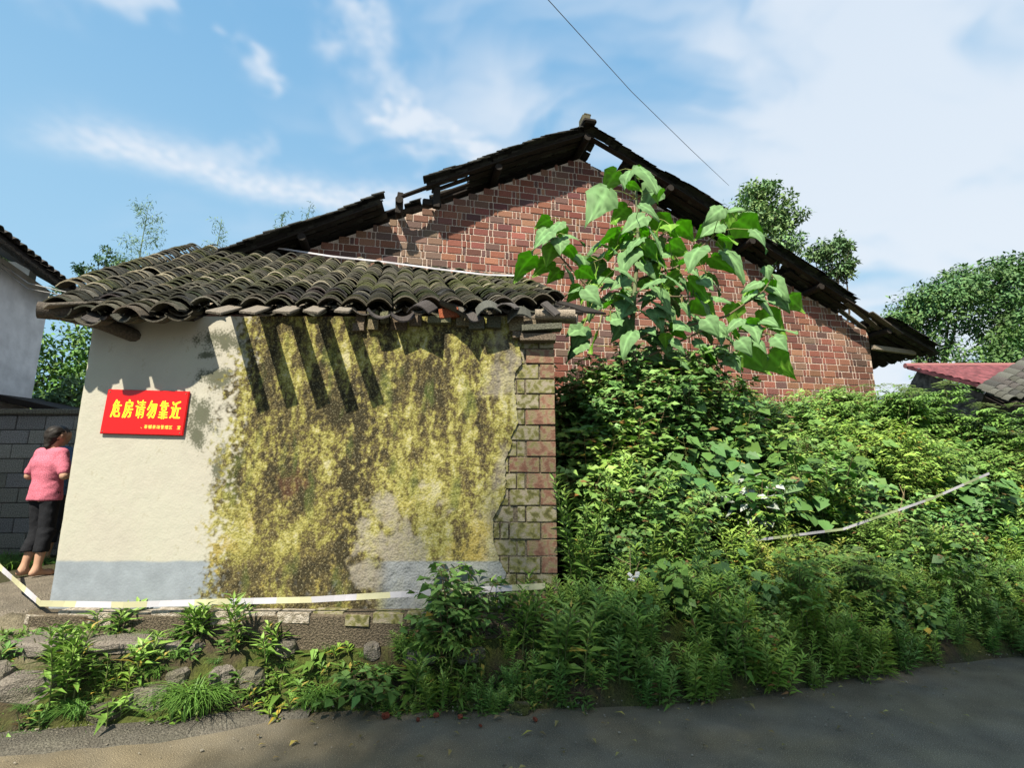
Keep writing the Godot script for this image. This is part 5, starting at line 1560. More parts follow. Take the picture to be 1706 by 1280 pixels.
func single_plants() -> void:
	rng.seed = 99
	plant("toothed_weed", "big leafy weed at the left end of the bank by the road", "narrow", -2.95, -3.66, 0.42, 9, 201)
	plant("toothed_weed", "small yellow-green weed at the road edge right of the big leafy weed", "tuft", -2.52, -3.62, 0.2, 3, 202)
	plant("thin_weed", "thin upright weed on the bank left of the long grass clump", "narrow", -2.55, -3.78, 0.34, 2, 203)
	plant("grass_clump", "large clump of long arching grass hanging over the road edge", "grass", -2.12, -3.72, 0.52, 60, 204, "grass clump")
	plant("grass_clump", "smaller clump of grass right of the large grass clump", "grass", -1.32, -3.86, 0.36, 40, 205, "grass clump")
	plant("ledge_weed", "little weed growing from the white brick ledge under the red sign", "narrow", -2.95, -4.06, 0.22, 4, 206)
	plant("ledge_weed", "bushy weed on the ledge where the moss begins", "narrow", -2.35, -4.05, 0.24, 6, 207)
	plant("ledge_weed", "tall pale weed standing against the blue-grey wall base", "narrow", -1.98, -4.06, 0.36, 4, 208)
	plant("ledge_weed", "short weed on the ledge right of the tall pale one", "narrow", -1.72, -4.06, 0.20, 4, 209)
	plant("broad_leaf_weed", "small weed with wide pointed leaves between the two grass clumps", "tuft", -1.68, -3.84, 0.26, 2, 210)
	plant("broad_leaf_weed", "dark leafy weed beside the smaller grass clump", "broad", -1.05, -3.88, 0.26, 3, 211)
	plant("broad_leaf_weed", "drooping weed on the mossy bank above the smaller grass clump", "tuft", -1.45, -4.0, 0.22, 3, 212)
	plant("willow_weed", "arching narrow-leaved weed low on the bank below the grey patch", "narrow", -0.72, -3.88, 0.30, 4, 213)
	plant("willow_weed", "small narrow-leaved weed beside the road under the bare grey plaster", "narrow", -0.48, -3.86, 0.26, 3, 214)
	plant("wall_bush", "leafy bush in front of the wall left of the torn plaster edge", "broad", -0.42, -4.07, 0.58, 9, 215, "bush")
	plant("wall_bush", "light green bush at the foot of the bare brick corner", "narrow", 0.02, -4.05, 0.50, 8, 216, "bush")
	plant("wall_bush", "low spreading bush below the leafy wall bush", "fine", -0.5, -4.0, 0.30, 6, 217, "bush")
	plant("hanging_grass", "tuft of hanging grass on the bank below the tape's end", "grass", -0.72, -4.06, 0.34, 36, 218, "grass clump")
	plant("willow_weed", "tall weed with a drooping plume beside the bare brick corner", "narrow", 0.55, -4.45, 1.05, 5, 219)
	plant("willow_weed", "tallest plumed weed in the bright clump right of the shed", "narrow", 0.98, -4.75, 1.25, 5, 220)
	plant("willow_weed", "leafy weed at the road edge below the brick corner", "narrow", 0.35, -3.98, 0.55, 8, 221)
	plant("willow_weed", "yellowish weed leaning out over the road right of the brick corner", "narrow", 0.9, -4.0, 0.50, 6, 222)
	plant("willow_weed", "upright weed in the shade in the middle of the roadside growth", "narrow", 1.55, -4.12, 0.6, 7, 223)
	plant("wormwood", "dry reddish fine-leaved weed near the road", "fine", 2.35, -4.5, 0.6, 7, 224)
	plant("wormwood", "pale feathery weed leaning over the road, right", "fine", 3.1, -4.72, 0.6, 7, 225)
	plant("wormwood", "leafy weed at the right edge beside the road", "fine", 4.15, -5.0, 0.55, 7, 226)
	# the shrub with white-backed leaves
	var ramie := [["white_backed_shrub", "shrub with white-backed leaves in front of the brick gable", 2.45, -6.3, 1.55, 231], ["white_backed_shrub", "shrub showing white leaf backs below the right part of the gable", 3.65, -6.7, 1.3, 232], ["white_backed_shrub", "low branch of large white-backed leaves over the dark hollow", 2.5, -5.3, 0.6, 233], ["white_backed_shrub", "dark shrub in the corner between shed and gable", 0.95, -6.6, 1.3, 234], ["white_backed_shrub", "shrub with broad heart-shaped leaves above the slanting tape", 3.6, -6.0, 1.1, 235]]
	for q in ramie:
		var foot_y: float = top_of_growth(q[2], road_edge(q[2]) - q[3]) - q[4] + 0.1
		var t := thing(q[0], q[1], "shrub", Vector3(q[2], maxf(land(q[2], q[3]), foot_y) - 0.02, q[3]))
		rng.seed = q[5]
		var st := Mesher.new(); var lf := Mesher.new(); var wh := Mesher.new()
		var hi: float = q[4]
		for k in 9:
			var a := rnd(0, TAU)
			var top := Vector3(cos(a) * hi * rnd(0.15, 0.6), hi * rnd(0.7, 1.1), sin(a) * hi * rnd(0.15, 0.6))
			var mid := top * 0.5 + Vector3(0, 0.12 * hi, 0)
			st.col = Color(0.12, 0.09, 0.05)
			st.tube([Vector3.ZERO, mid, top], [0.012, 0.008, 0.003], 6, false)
			for i in int(16 * hi) + 8:
				var f := rnd(0.3, 1.02)
				var p := Vector3.ZERO.lerp(mid, f * 2.0) if f < 0.5 else mid.lerp(top, f * 2.0 - 1.0)
				var b := rnd(0, TAU)
				var ln := rnd(0.10, 0.17)
				var white := rng.randf() < (0.05 if q[5] != 233 else 0.4)
				if q[5] == 234: white = false
				var into: Mesher = wh if white else lf
				into.col = Color(0.38, 0.42, 0.39) * rnd(0.8, 1.1) if white else Color(0.075, 0.165, 0.04) * rnd(0.75, 1.5)
				var dir := Vector3(cos(b), rnd(-0.5, 0.3), sin(b))
				into.leaf(p + dir * 0.06, dir, Vector3(rnd(-0.4, 0.4), 1, rnd(0, 0.9)), ln, ln * 0.78, rnd(0.1, 0.35), 0.12)
		part("stems", st.mesh(), M.stem, t)
		part("foliage", lf.mesh(), M.leaf, t)
		if wh.v.size() > 0: part("turned_leaves", wh.mesh(), M.leaf_soft, t)
	# the elders with flat flower heads along the thicket's top
	var elder := [["tall elder with flat white flower heads right of the house corner", 5.75, -7.1, 2.3, 241], ["elder with pale flower heads in front of the red roof", 6.5, -7.3, 1.95, 242], ["elder bush at the right edge before the grey tiled roof", 7.0, -6.9, 1.55, 243], ["elder leaning towards the brick corner of the house", 5.0, -7.0, 2.25, 244]]
	for q in elder:
		rng.seed = q[4]
		var t := thing("elder_bush", q[0], "bush", Vector3(q[1], 0.6, q[2]))
		var st := Mesher.new(); var lf := Mesher.new(); var fl := Mesher.new()
		for k in 16:
			var a := rnd(0, TAU)
			var top := Vector3(cos(a) * rnd(0.1, 0.75), float(q[3]) * rnd(0.75, 0.98), sin(a) * rnd(0.1, 0.75))
			st.col = Color(0.10, 0.12, 0.05)
			st.tube([Vector3.ZERO, top * 0.55, top], [0.014, 0.01, 0.004], 6, false)
			for i in 36:
				var p := (top * 0.55).lerp(top, sqrt(rng.randf()))
				var b := rnd(0, TAU)
				var rib := p + Vector3(cos(b), rnd(-0.1, 0.3), sin(b)) * rnd(0.16, 0.26)
				for j in 9:
					var bb := b + (1.0 if j % 2 else -1.0) * (0.0 if j == 8 else 1.0)
					var ln := rnd(0.07, 0.11)
					lf.col = Color(0.13, 0.24, 0.052) * rnd(0.8, 1.3)
					lf.leaf(p.lerp(rib, 0.3 + 0.09 * j), Vector3(cos(bb), rnd(-0.4, 0.1), sin(bb)), Vector3(0, 1, rnd(0, 0.5)), ln, ln * 0.36, 0.25, 0.2)
			if true:
				for i in 110:
					var r := sqrt(rng.randf()) * 0.15
					var b := rnd(0, TAU)
					fl.col = Color(0.50, 0.53, 0.38) * rnd(0.8, 1.2)
					fl.leaf(top + Vector3(cos(b) * r, 0.10 - r * 0.35 + rnd(-0.006, 0.006), sin(b) * r), Vector3(cos(b * 3.0), 0.1, sin(b * 3.0)), Vector3.UP, 0.034, 0.030, 0.0, 0.0)
		part("stems", st.mesh(), M.stem, t)
		part("foliage", lf.mesh(), M.leaf, t)
		part("flower_heads", fl.mesh(), M.leaf_soft, t)

# ------------------------------------------------------------------ people
func nets(bones: Array, cell: float, cuts: Array, blend := 0.03) -> Mesher:     # bones: [from, to, radius there, radius there]
	var lo := Vector3.ONE * 99.0
	var hi := -lo
	for b in bones:
		var r: float = maxf(b[2], b[3]) + cell * 2.5
		lo = lo.min(b[0] - Vector3.ONE * r).min(b[1] - Vector3.ONE * r)
		hi = hi.max(b[0] + Vector3.ONE * r).max(b[1] + Vector3.ONE * r)
	var nx := int((hi.x - lo.x) / cell) + 2
	var ny := int((hi.y - lo.y) / cell) + 2
	var nz := int((hi.z - lo.z) / cell) + 2
	var f := PackedFloat32Array()
	f.resize(nx * ny * nz)
	f.fill(1.0)
	for b in bones:
		var a: Vector3 = b[0]
		var d: Vector3 = b[1] - a
		var dd := maxf(d.length_squared(), 1e-8)
		var r: float = maxf(b[2], b[3]) + blend + cell * 1.5
		var i0 := ((a.min(b[1]) - Vector3.ONE * r - lo) / cell).floor()
		var i1 := ((a.max(b[1]) + Vector3.ONE * r - lo) / cell).ceil()
		for z in range(maxi(0, int(i0.z)), mini(nz, int(i1.z) + 1)):
			for y in range(maxi(0, int(i0.y)), mini(ny, int(i1.y) + 1)):
				var o := (z * ny + y) * nx
				for x in range(maxi(0, int(i0.x)), mini(nx, int(i1.x) + 1)):
					var p := lo + Vector3(x, y, z) * cell - a
					var t := clampf(p.dot(d) / dd, 0.0, 1.0)
					var v := (p - d * t).length() - lerpf(b[2], b[3], t)
					var w := f[o + x]
					var h := maxf(blend - absf(v - w), 0.0) / blend
					f[o + x] = minf(v, w) - h * h * blend * 0.25
	if cuts.size():
		for z in nz:
			for y in ny:
				for x in nx:
					var i := (z * ny + y) * nx + x
					if f[i] < cell * 3.0:
						for c in cuts: f[i] = maxf(f[i], (lo + Vector3(x, y, z) * cell - c[0]).dot(c[1]))
	var m := Mesher.new()
	var at := PackedInt32Array()
	at.resize(nx * ny * nz)
	at.fill(-1)
	var off := [0, 1, nx, nx + 1, nx * ny, nx * ny + 1, nx * ny + nx, nx * ny + nx + 1]
	for z in nz - 1:
		for y in ny - 1:
			for x in nx - 1:
				var i := (z * ny + y) * nx + x
				var inside := 0
				for k in 8:
					if f[i + off[k]] < 0.0: inside += 1
				if inside == 0 or inside == 8: continue
				var sum := Vector3.ZERO
				var cnt := 0
				for e in [[0, 1], [2, 3], [4, 5], [6, 7], [0, 2], [1, 3], [4, 6], [5, 7], [0, 4], [1, 5], [2, 6], [3, 7]]:
					var u := f[i + off[e[0]]]
					var w := f[i + off[e[1]]]
					if (u < 0.0) != (w < 0.0):
						var t := u / (u - w)
						var p0 := Vector3(e[0] & 1, (e[0] >> 1) & 1, e[0] >> 2)
						var p1 := Vector3(e[1] & 1, (e[1] >> 1) & 1, e[1] >> 2)
						sum += p0.lerp(p1, t)
						cnt += 1
				var g := Vector3(f[i + 1] - f[i], f[i + nx] - f[i], f[i + nx * ny] - f[i])
				at[i] = m.vert(lo + (Vector3(x, y, z) + sum / cnt) * cell, g.normalized())
	for z in range(1, nz - 1):
		for y in range(1, ny - 1):
			for x in range(1, nx - 1):
				var i := (z * ny + y) * nx + x
				for ax in 3:
					var st: int = [1, nx, nx * ny][ax]
					if (f[i] < 0.0) == (f[i + st] < 0.0): continue
					var s1: int = [nx, nx * ny, 1][ax]
					var s2: int = [nx * ny, 1, nx][ax]
					var q := [at[i], at[i - s1], at[i - s1 - s2], at[i - s2]]
					if q.min() < 0: continue
					if f[i] < 0.0: m.idx.append_array([q[0], q[2], q[1], q[0], q[3], q[2]])
					else: m.idx.append_array([q[0], q[1], q[2], q[0], q[2], q[3]])
	# smooth normals from the faces
	var acc := PackedVector3Array()
	acc.resize(m.v.size())
	for i in range(0, m.idx.size(), 3):
		var a := m.idx[i]; var b := m.idx[i + 1]; var c := m.idx[i + 2]
		var nn := (m.v[c] - m.v[a]).cross(m.v[b] - m.v[a])
		acc[a] += nn; acc[b] += nn; acc[c] += nn
	for i in acc.size(): m.n[i] = acc[i].normalized()
	return m
func creased(bones: Array, cell: float, cuts: Array, deep: float) -> Mesher:     # cloth: folds that run down and pull towards the middle
	var m := nets(bones, cell, cuts)
	for i in m.v.size():
		var p := m.v[i]
		var q := n_mid.get_noise_2d(p.x * 7.0 + p.z * 5.0 + p.y * 2.0, p.y * 3.0 - p.x * 3.0) + 0.5 * n_mid.get_noise_3d(p.x * 11.0, p.y * 14.0, p.z * 11.0)
		m.v[i] = p + m.n[i] * q * deep
	var acc := PackedVector3Array()
	acc.resize(m.v.size())
	for i in range(0, m.idx.size(), 3):
		var a := m.idx[i]; var b := m.idx[i + 1]; var c := m.idx[i + 2]
		var nn := (m.v[c] - m.v[a]).cross(m.v[b] - m.v[a])
		acc[a] += nn; acc[b] += nn; acc[c] += nn
	for i in acc.size(): m.n[i] = acc[i].normalized()
	return m
func person(label: String, at: Vector3, turn: float, tall: float, shirt: Color, trousers: Color, hair: Color, long_hair: bool) -> void:
	var t := thing("person", label, "person", at, turn)
	t.scale = Vector3.ONE * (tall / 1.62)
	var V := func(x, y, z): return Vector3(x, y, z)
	# 1.62 m tall, looking along -z
	var sk := []
	var top := []
	var leg := []
	for s in [-1.0, 1.0]:
		var hip := Vector3(0.085 * s, 0.84, 0.0)
		var knee := Vector3(0.09 * s, 0.46, -0.03 + 0.02 * s)
		var ankle := Vector3(0.095 * s, 0.085, 0.03)
		sk.append_array([[hip, knee, 0.078, 0.054], [knee, knee.lerp(ankle, 0.35), 0.052, 0.053], [knee.lerp(ankle, 0.35), ankle, 0.053, 0.034],
			[ankle, ankle + Vector3(0, -0.045, 0.035), 0.034, 0.032], [ankle + Vector3(0, -0.04, 0.0), ankle + Vector3(0.012 * s, -0.055, -0.12), 0.036, 0.03], [ankle + Vector3(0.012 * s, -0.055, -0.12), ankle + Vector3(0.012 * s, -0.066, -0.175), 0.03, 0.019]])
		leg.append_array([[hip + Vector3(0, 0.03, 0), knee, 0.090, 0.072], [knee, Vector3(0.095 * s, 0.24, 0.02), 0.074, 0.066]])
		var shoulder := Vector3(0.165 * s, 1.315, 0.0)
		var elbow := Vector3(0.265 * s, 1.07, 0.02)
		var wrist := Vector3(0.12 * s, 1.12, -0.2)
		sk.append_array([[shoulder, elbow, 0.047, 0.037], [elbow, elbow.lerp(wrist, 0.35), 0.037, 0.038], [elbow.lerp(wrist, 0.35), wrist, 0.038, 0.025]])
		top.append_array([[shoulder + Vector3(-0.02 * s, 0.0, 0), shoulder.lerp(elbow, 0.78), 0.068, 0.06]])
	var torso := [[Vector3(-0.06, 0.88, 0), Vector3(0.06, 0.88, 0), 0.09, 0.09], [Vector3(-0.05, 1.02, 0), Vector3(0.05, 1.02, 0), 0.088, 0.088], [Vector3(-0.08, 1.2, 0), Vector3(0.08, 1.2, 0), 0.103, 0.103], [Vector3(-0.12, 1.31, 0), Vector3(0.12, 1.31, 0), 0.058, 0.058]]
	sk.append_array(torso)
	sk.append([Vector3(0, 1.32, 0.01), Vector3(0, 1.44, -0.01), 0.05, 0.048])
	for b in torso: top.append([b[0], b[1], b[2] + 0.018, b[3] + 0.018])
	top.append_array([[Vector3(-0.065, 0.82, 0), Vector3(0.065, 0.82, 0), 0.116, 0.116], [Vector3(-0.055, 0.94, 0), Vector3(0.055, 0.94, 0), 0.113, 0.113], [Vector3(-0.065, 1.1, 0), Vector3(0.065, 1.1, 0), 0.112, 0.112]])
	leg.append_array([[Vector3(-0.06, 0.90, 0), Vector3(0.06, 0.90, 0), 0.096, 0.096]])
	var m := nets(sk, 0.014, [])
	# head, with a face
	var c := Vector3(0, 1.515, -0.015)
	var head := [[c + V.call(0, 0.02, 0.012), c + V.call(0, 0.015, -0.02), 0.085, 0.078], [c + V.call(0, -0.04, -0.035), c + V.call(0, -0.07, -0.045), 0.056, 0.036], [c + V.call(0, 0.0, -0.092), c + V.call(0, -0.024, -0.108), 0.007, 0.012], [c + V.call(-0.017, -0.052, -0.083), c + V.call(0.017, -0.052, -0.083), 0.008, 0.008],
		[c + V.call(-0.082, 0.008, 0.0), c + V.call(-0.082, -0.02, 0.0), 0.013, 0.009], [c + V.call(0.082, 0.008, 0.0), c + V.call(0.082, -0.02, 0.0), 0.013, 0.009], [Vector3(0, 1.40, -0.005), Vector3(0, 1.46, -0.01), 0.047, 0.05]]
	m.add(nets(head, 0.006, [], 0.018), Transform3D())
	for s in [-1.0, 1.0]:
		var w := Vector3(0.12 * s, 1.12, -0.2)
		var fw := Vector3(-0.35 * s, 0.25, -0.9).normalized()
		var sd := Vector3(0.3 * s, 0.9, 0.1).normalized()
		var palm := w + fw * 0.075
		var hand := [[w - fw * 0.01, palm, 0.022, 0.02], [w + fw * 0.03 + sd * 0.018, palm + sd * 0.028, 0.016, 0.013], [w + fw * 0.03 - sd * 0.018, palm - sd * 0.026, 0.016, 0.013]]
		var curl := Vector3(-0.8 * s, -0.2, 0.35).normalized()
		for k in 4:
			var b := palm + sd * (0.027 - 0.018 * k)
			var ln: float = [0.036, 0.042, 0.039, 0.03][k]
			var p1 := b + fw * ln
			var p2 := p1 + (fw * 0.5 + curl * 0.7) * ln * 0.75
			hand.append_array([[b, p1, 0.0092, 0.0085], [p1, p2, 0.0085, 0.0078], [p2, p2 + curl * ln * 0.5, 0.0078, 0.007]])
		var th := w + fw * 0.03 + sd * 0.03
		hand.append_array([[th, th + (sd * 0.7 + fw * 0.6) * 0.035, 0.012, 0.0095], [th + (sd * 0.7 + fw * 0.6) * 0.035, th + (sd * 0.7 + fw * 0.6) * 0.035 + (fw + curl * 0.4) * 0.024, 0.0095, 0.008]])
		m.add(nets(hand, 0.004, [], 0.006), Transform3D())
	part("body", m.mesh(), stuff_mat(lin(0.42, 0.25, 0.17), 0.65), t)
	part("shirt", creased(top, 0.014, [[Vector3(0, 0.80, 0), Vector3(0, -1, 0)], [Vector3(0, 1.385, 0), Vector3(0, 1, 0)]], 0.010).mesh(), stuff_mat(lin_of(shirt), 0.9, grain, 4.0), t)
	part("trousers", creased(leg, 0.014, [[Vector3(0, 0.255, 0), Vector3(0, -1, 0)]], 0.012).mesh(), stuff_mat(lin_of(trousers), 0.9, grain, 4.0), t)
	var hb := [[c + V.call(0, 0.028, 0.018), c + V.call(0, 0.02, 0.0), 0.094, 0.088], [c + V.call(0, -0.02, 0.045), c + V.call(0, -0.05, 0.045), 0.062, 0.045]]
	if long_hair: hb.append([c + V.call(0, -0.02, 0.06), c + V.call(0, -0.11, 0.07), 0.05, 0.03])
	part("hair", creased(hb, 0.007, [[c + V.call(0, 0.03, -0.055), V.call(0, -0.75, -0.9).normalized()]], 0.012).mesh(), stuff_mat(lin_of(hair), 0.55), t)
	for s in [-1.0, 1.0]:
		m = Mesher.new()
		var e: Vector3 = c + V.call(0.031 * s, 0.006, -0.086)
		m.tube([e + V.call(-0.013, 0, 0.004), e, e + V.call(0.013, 0, 0.004)], [0.002, 0.0065, 0.002], 7)
		part("eye", m.mesh(), stuff_mat(lin(0.05, 0.04, 0.035), 0.3), t)
func people() -> void:
	person("person in a pink shirt and dark cropped trousers, back turned", Vector3(-5.03, 0.562, -5.63), -0.25, 1.56, Color(0.78, 0.22, 0.31), Color(0.018, 0.020, 0.026), Color(0.02, 0.017, 0.015), true)
	person("person in a blue shirt almost hidden behind the one in pink", Vector3(-5.84, 0.52, -6.62), -0.15, 1.70, Color(0.10, 0.19, 0.34), Color(0.03, 0.035, 0.05), Color(0.05, 0.048, 0.05), false)

# ------------------------------------------------------------------ the red notice
var strokes := {
	"wei": "38,4 22,28|34,14 66,14 52,30|16,32 92,32|22,32 20,60 6,94|38,46 38,84 46,92 88,92 88,76|38,46 72,46 72,66 58,66",
	"fang": "48,2 54,12|22,16 84,16 84,34|22,34 84,34|22,16 20,60 6,96|52,40 56,48|28,52 94,52|50,52 46,72 28,96|48,68 82,68 78,92 66,94",
	"qing": "12,6 24,18|4,34 22,34 22,86 34,74|38,12 94,12|42,26 90,26|34,40 98,40|66,2 66,40|46,52 46,98|46,52 88,52 88,92 78,96|46,66 88,66|46,80 88,80",
	"wu": "34,4 24,28 8,50|28,22 90,22 86,70 76,94 62,90|52,24 42,52 14,82|72,24 62,62 32,96",
	"kao": "28,4 18,18|22,14 82,14|50,2 50,27|8,27 92,27|28,36 72,36 72,50 28,50 28,36|40,56 40,98|60,56 60,98|12,64 40,64|12,78 40,78|8,92 40,92|60,64 88,64|60,78 88,78|60,92 94,92",
	"jin": "12,8 22,20|6,38 22,38 22,74|4,92 22,78 44,92 98,92|84,4 44,14|46,14 46,44 34,78|46,40 94,40|72,40 72,82",
	"cha": "8,20 92,20|34,6 34,32|66,6 66,32|50,28 8,60|50,28 92,60|22,62 80,62|50,48 50,98|36,72 18,90|64,72 84,90",
	"pu": "24,4 6,32|16,24 40,24|10,44 40,44|24,24 24,92 42,80|4,62 42,62|48,18 96,18|84,6 92,12|52,34 52,96|52,34 92,34 92,94|52,54 92,54|52,74 92,74|72,4 72,96",
	"chang": "4,36 36,36|20,8 20,80|4,84 38,76|44,14 84,14 50,44|50,44 92,44 88,92 78,90|66,46 44,86|80,46 60,94",
	"guan": "24,2 10,22|20,12 46,12|64,2 52,22|60,12 92,12|50,22 50,30|8,44 8,32 92,32 92,44|30,44 30,98|30,44 74,44 74,60 30,60|30,74 80,74 80,94 30,94",
	"li": "6,16 40,16|8,46 38,46|23,16 23,80|4,84 42,74|50,10 92,10 92,54 50,54 50,10|50,32 92,32|71,10 71,94|50,74 92,74|44,94 98,94",
	"qu": "10,12 92,12|14,12 14,92 94,92|76,26 30,78|32,30 80,80",
	"xuan": "50,2 50,12|10,30 10,16 90,16 90,30|24,34 76,34|28,48 72,48 72,80 28,80 28,48|28,64 72,64|6,94 94,94",
	"dot": "30,74 56,94",
}
func write(im: Image, which: String, x0: float, y0: float, w: float, h: float, pen: float, ink: Color) -> void:
	for s in String(strokes[which]).split("|"):
		var pts := []
		for q in s.split(" "):
			var xy := q.split(",")
			pts.append(Vector2(x0 + float(xy[0]) / 100.0 * w, y0 + float(xy[1]) / 100.0 * h))
		for i in pts.size() - 1:
			var a: Vector2 = pts[i]
			var b: Vector2 = pts[i + 1]
			for y in range(maxi(0, int(minf(a.y, b.y) - pen)), mini(im.get_height(), int(maxf(a.y, b.y) + pen) + 1)):
				for x in range(maxi(0, int(minf(a.x, b.x) - pen)), mini(im.get_width(), int(maxf(a.x, b.x) + pen) + 1)):
					var p := Vector2(x, y)
					if Geometry2D.get_closest_point_to_segment(p, a, b).distance_to(p) < pen: im.set_pixel(x, y, ink)
func sign_board() -> void:
	var t := thing("warning_sign", "red notice board with yellow characters on the cream wall", "sign", Vector3(-3.055, 2.103, -4.228))
	t.rotation = Vector3(-0.02, 0.0, -0.028)
	var m := Mesher.new()
	m.cbox(Transform3D(), Vector3(0.69, 0.375, 0.014), 0.004)
	part("board", m.mesh(), stuff_mat(Color(0.74, 0.06, 0.04), 0.28), t)
	var im := Image.create(1104, 600, false, Image.FORMAT_RGB8)
	im.fill(Color(0.76, 0.075, 0.045))
	var k := 0
	for pass_ in 2:
		k = 0
		for g in ["wei", "fang", "qing", "wu", "kao", "jin"]:
			var thick := 8.0 if g in ["qing", "kao"] else 10.5
			write(im, g, 92 + k * 162, 132, 130, 250, thick + (3.5 if pass_ == 0 else 0.0), Color(0.98, 0.55, 0.25) if pass_ == 0 else Color(0.98, 0.90, 0.12))
			k += 1
	k = 0
	for g in ["dot", "cha", "pu", "cha", "chang", "guan", "li", "qu", "", "xuan"]:
		if g: write(im, g, 520 + k * 56 - (18 if k == 8 else 0), 470, 48, 54, 3.1, Color(0.98, 0.80, 0.30))
		k += 1
	var mat := StandardMaterial3D.new()
	mat.albedo_texture = ImageTexture.create_from_image(im)
	mat.roughness = 0.28
	m = Mesher.new()
	m.quad(Vector3(-0.338, -0.181, 0.0095), Vector3(0.338, -0.181, 0.0095), Vector3(0.338, 0.181, 0.0095), Vector3(-0.338, 0.181, 0.0095))
	part("printed_face", m.mesh(), mat, t)
	for q in [[-0.32, 0.165], [0.32, 0.165], [-0.32, -0.165], [0.32, -0.165]]:
		m = Mesher.new()
		m.tube([Vector3(q[0], q[1], 0.008), Vector3(q[0], q[1], 0.0135)], [0.006, 0.0045], 8)
		part("nail", m.mesh(), stuff_mat(lin(0.2, 0.12, 0.08), 0.6), t)

# ------------------------------------------------------------------ tapes, stones, litter
func tape(called: String, label: String, pts: Array, wide: float, flat: bool, seg: float, c0: Color, c1: Color) -> void:
	var m := Mesher.new()
	var run := 0.0
	for i in pts.size() - 1:
		var a: Vector3 = pts[i]
		var b: Vector3 = pts[i + 1]
		var n := maxi(1, int((b - a).length() / 0.08))
		for k in n:
			var p := a.lerp(b, float(k) / n)
			var q := a.lerp(b, float(k + 1) / n)
			m.col = c0 if int(run / seg) % 2 == 0 else c1
			run += (q - p).length()
			var up := Vector3(0, 0, -1) if flat else Vector3(0, 1, 0.12 * sin(run * 9.0))
			m.cbox(Transform3D(Basis.looking_at(q - p, up), (p + q) * 0.5), Vector3(0.003, wide, (q - p).length() + 0.002), 0.0)
	meta(part(called, m.mesh(), M.tape, self), label, "tape")
func rock(r: Vector3, sd: int) -> Mesher:
	var m := Mesher.new()
	var f := FastNoiseLite.new()
	f.seed = sd; f.frequency = 1.3
	var p := PackedVector3Array()
	for j in 9:
		for i in 13:
			var th := PI * j / 8.0
			var ph := TAU * i / 12.0
			var d := Vector3(sin(th) * cos(ph), -cos(th), sin(th) * -sin(ph))
			var k := 1.0 + 0.55 * f.get_noise_3dv(d if i < 12 else Vector3(sin(th), -cos(th), 0)) + 0.16 * f.get_noise_3dv((d if i < 12 else Vector3(sin(th), -cos(th), 0)) * 3.5)
			d = d * k
			d = Vector3(clampf(d.x, -0.82, 0.85), clampf(d.y, -0.8, 0.72), clampf(d.z, -0.85, 0.8))
			p.append(d * r)
	for j in 8:
		for i in 12:
			if j > 0: m.face(p[j * 13 + i], p[j * 13 + i + 1], p[(j + 1) * 13 + i + 1])
			if j < 7: m.face(p[j * 13 + i], p[(j + 1) * 13 + i + 1], p[(j + 1) * 13 + i])
	return m
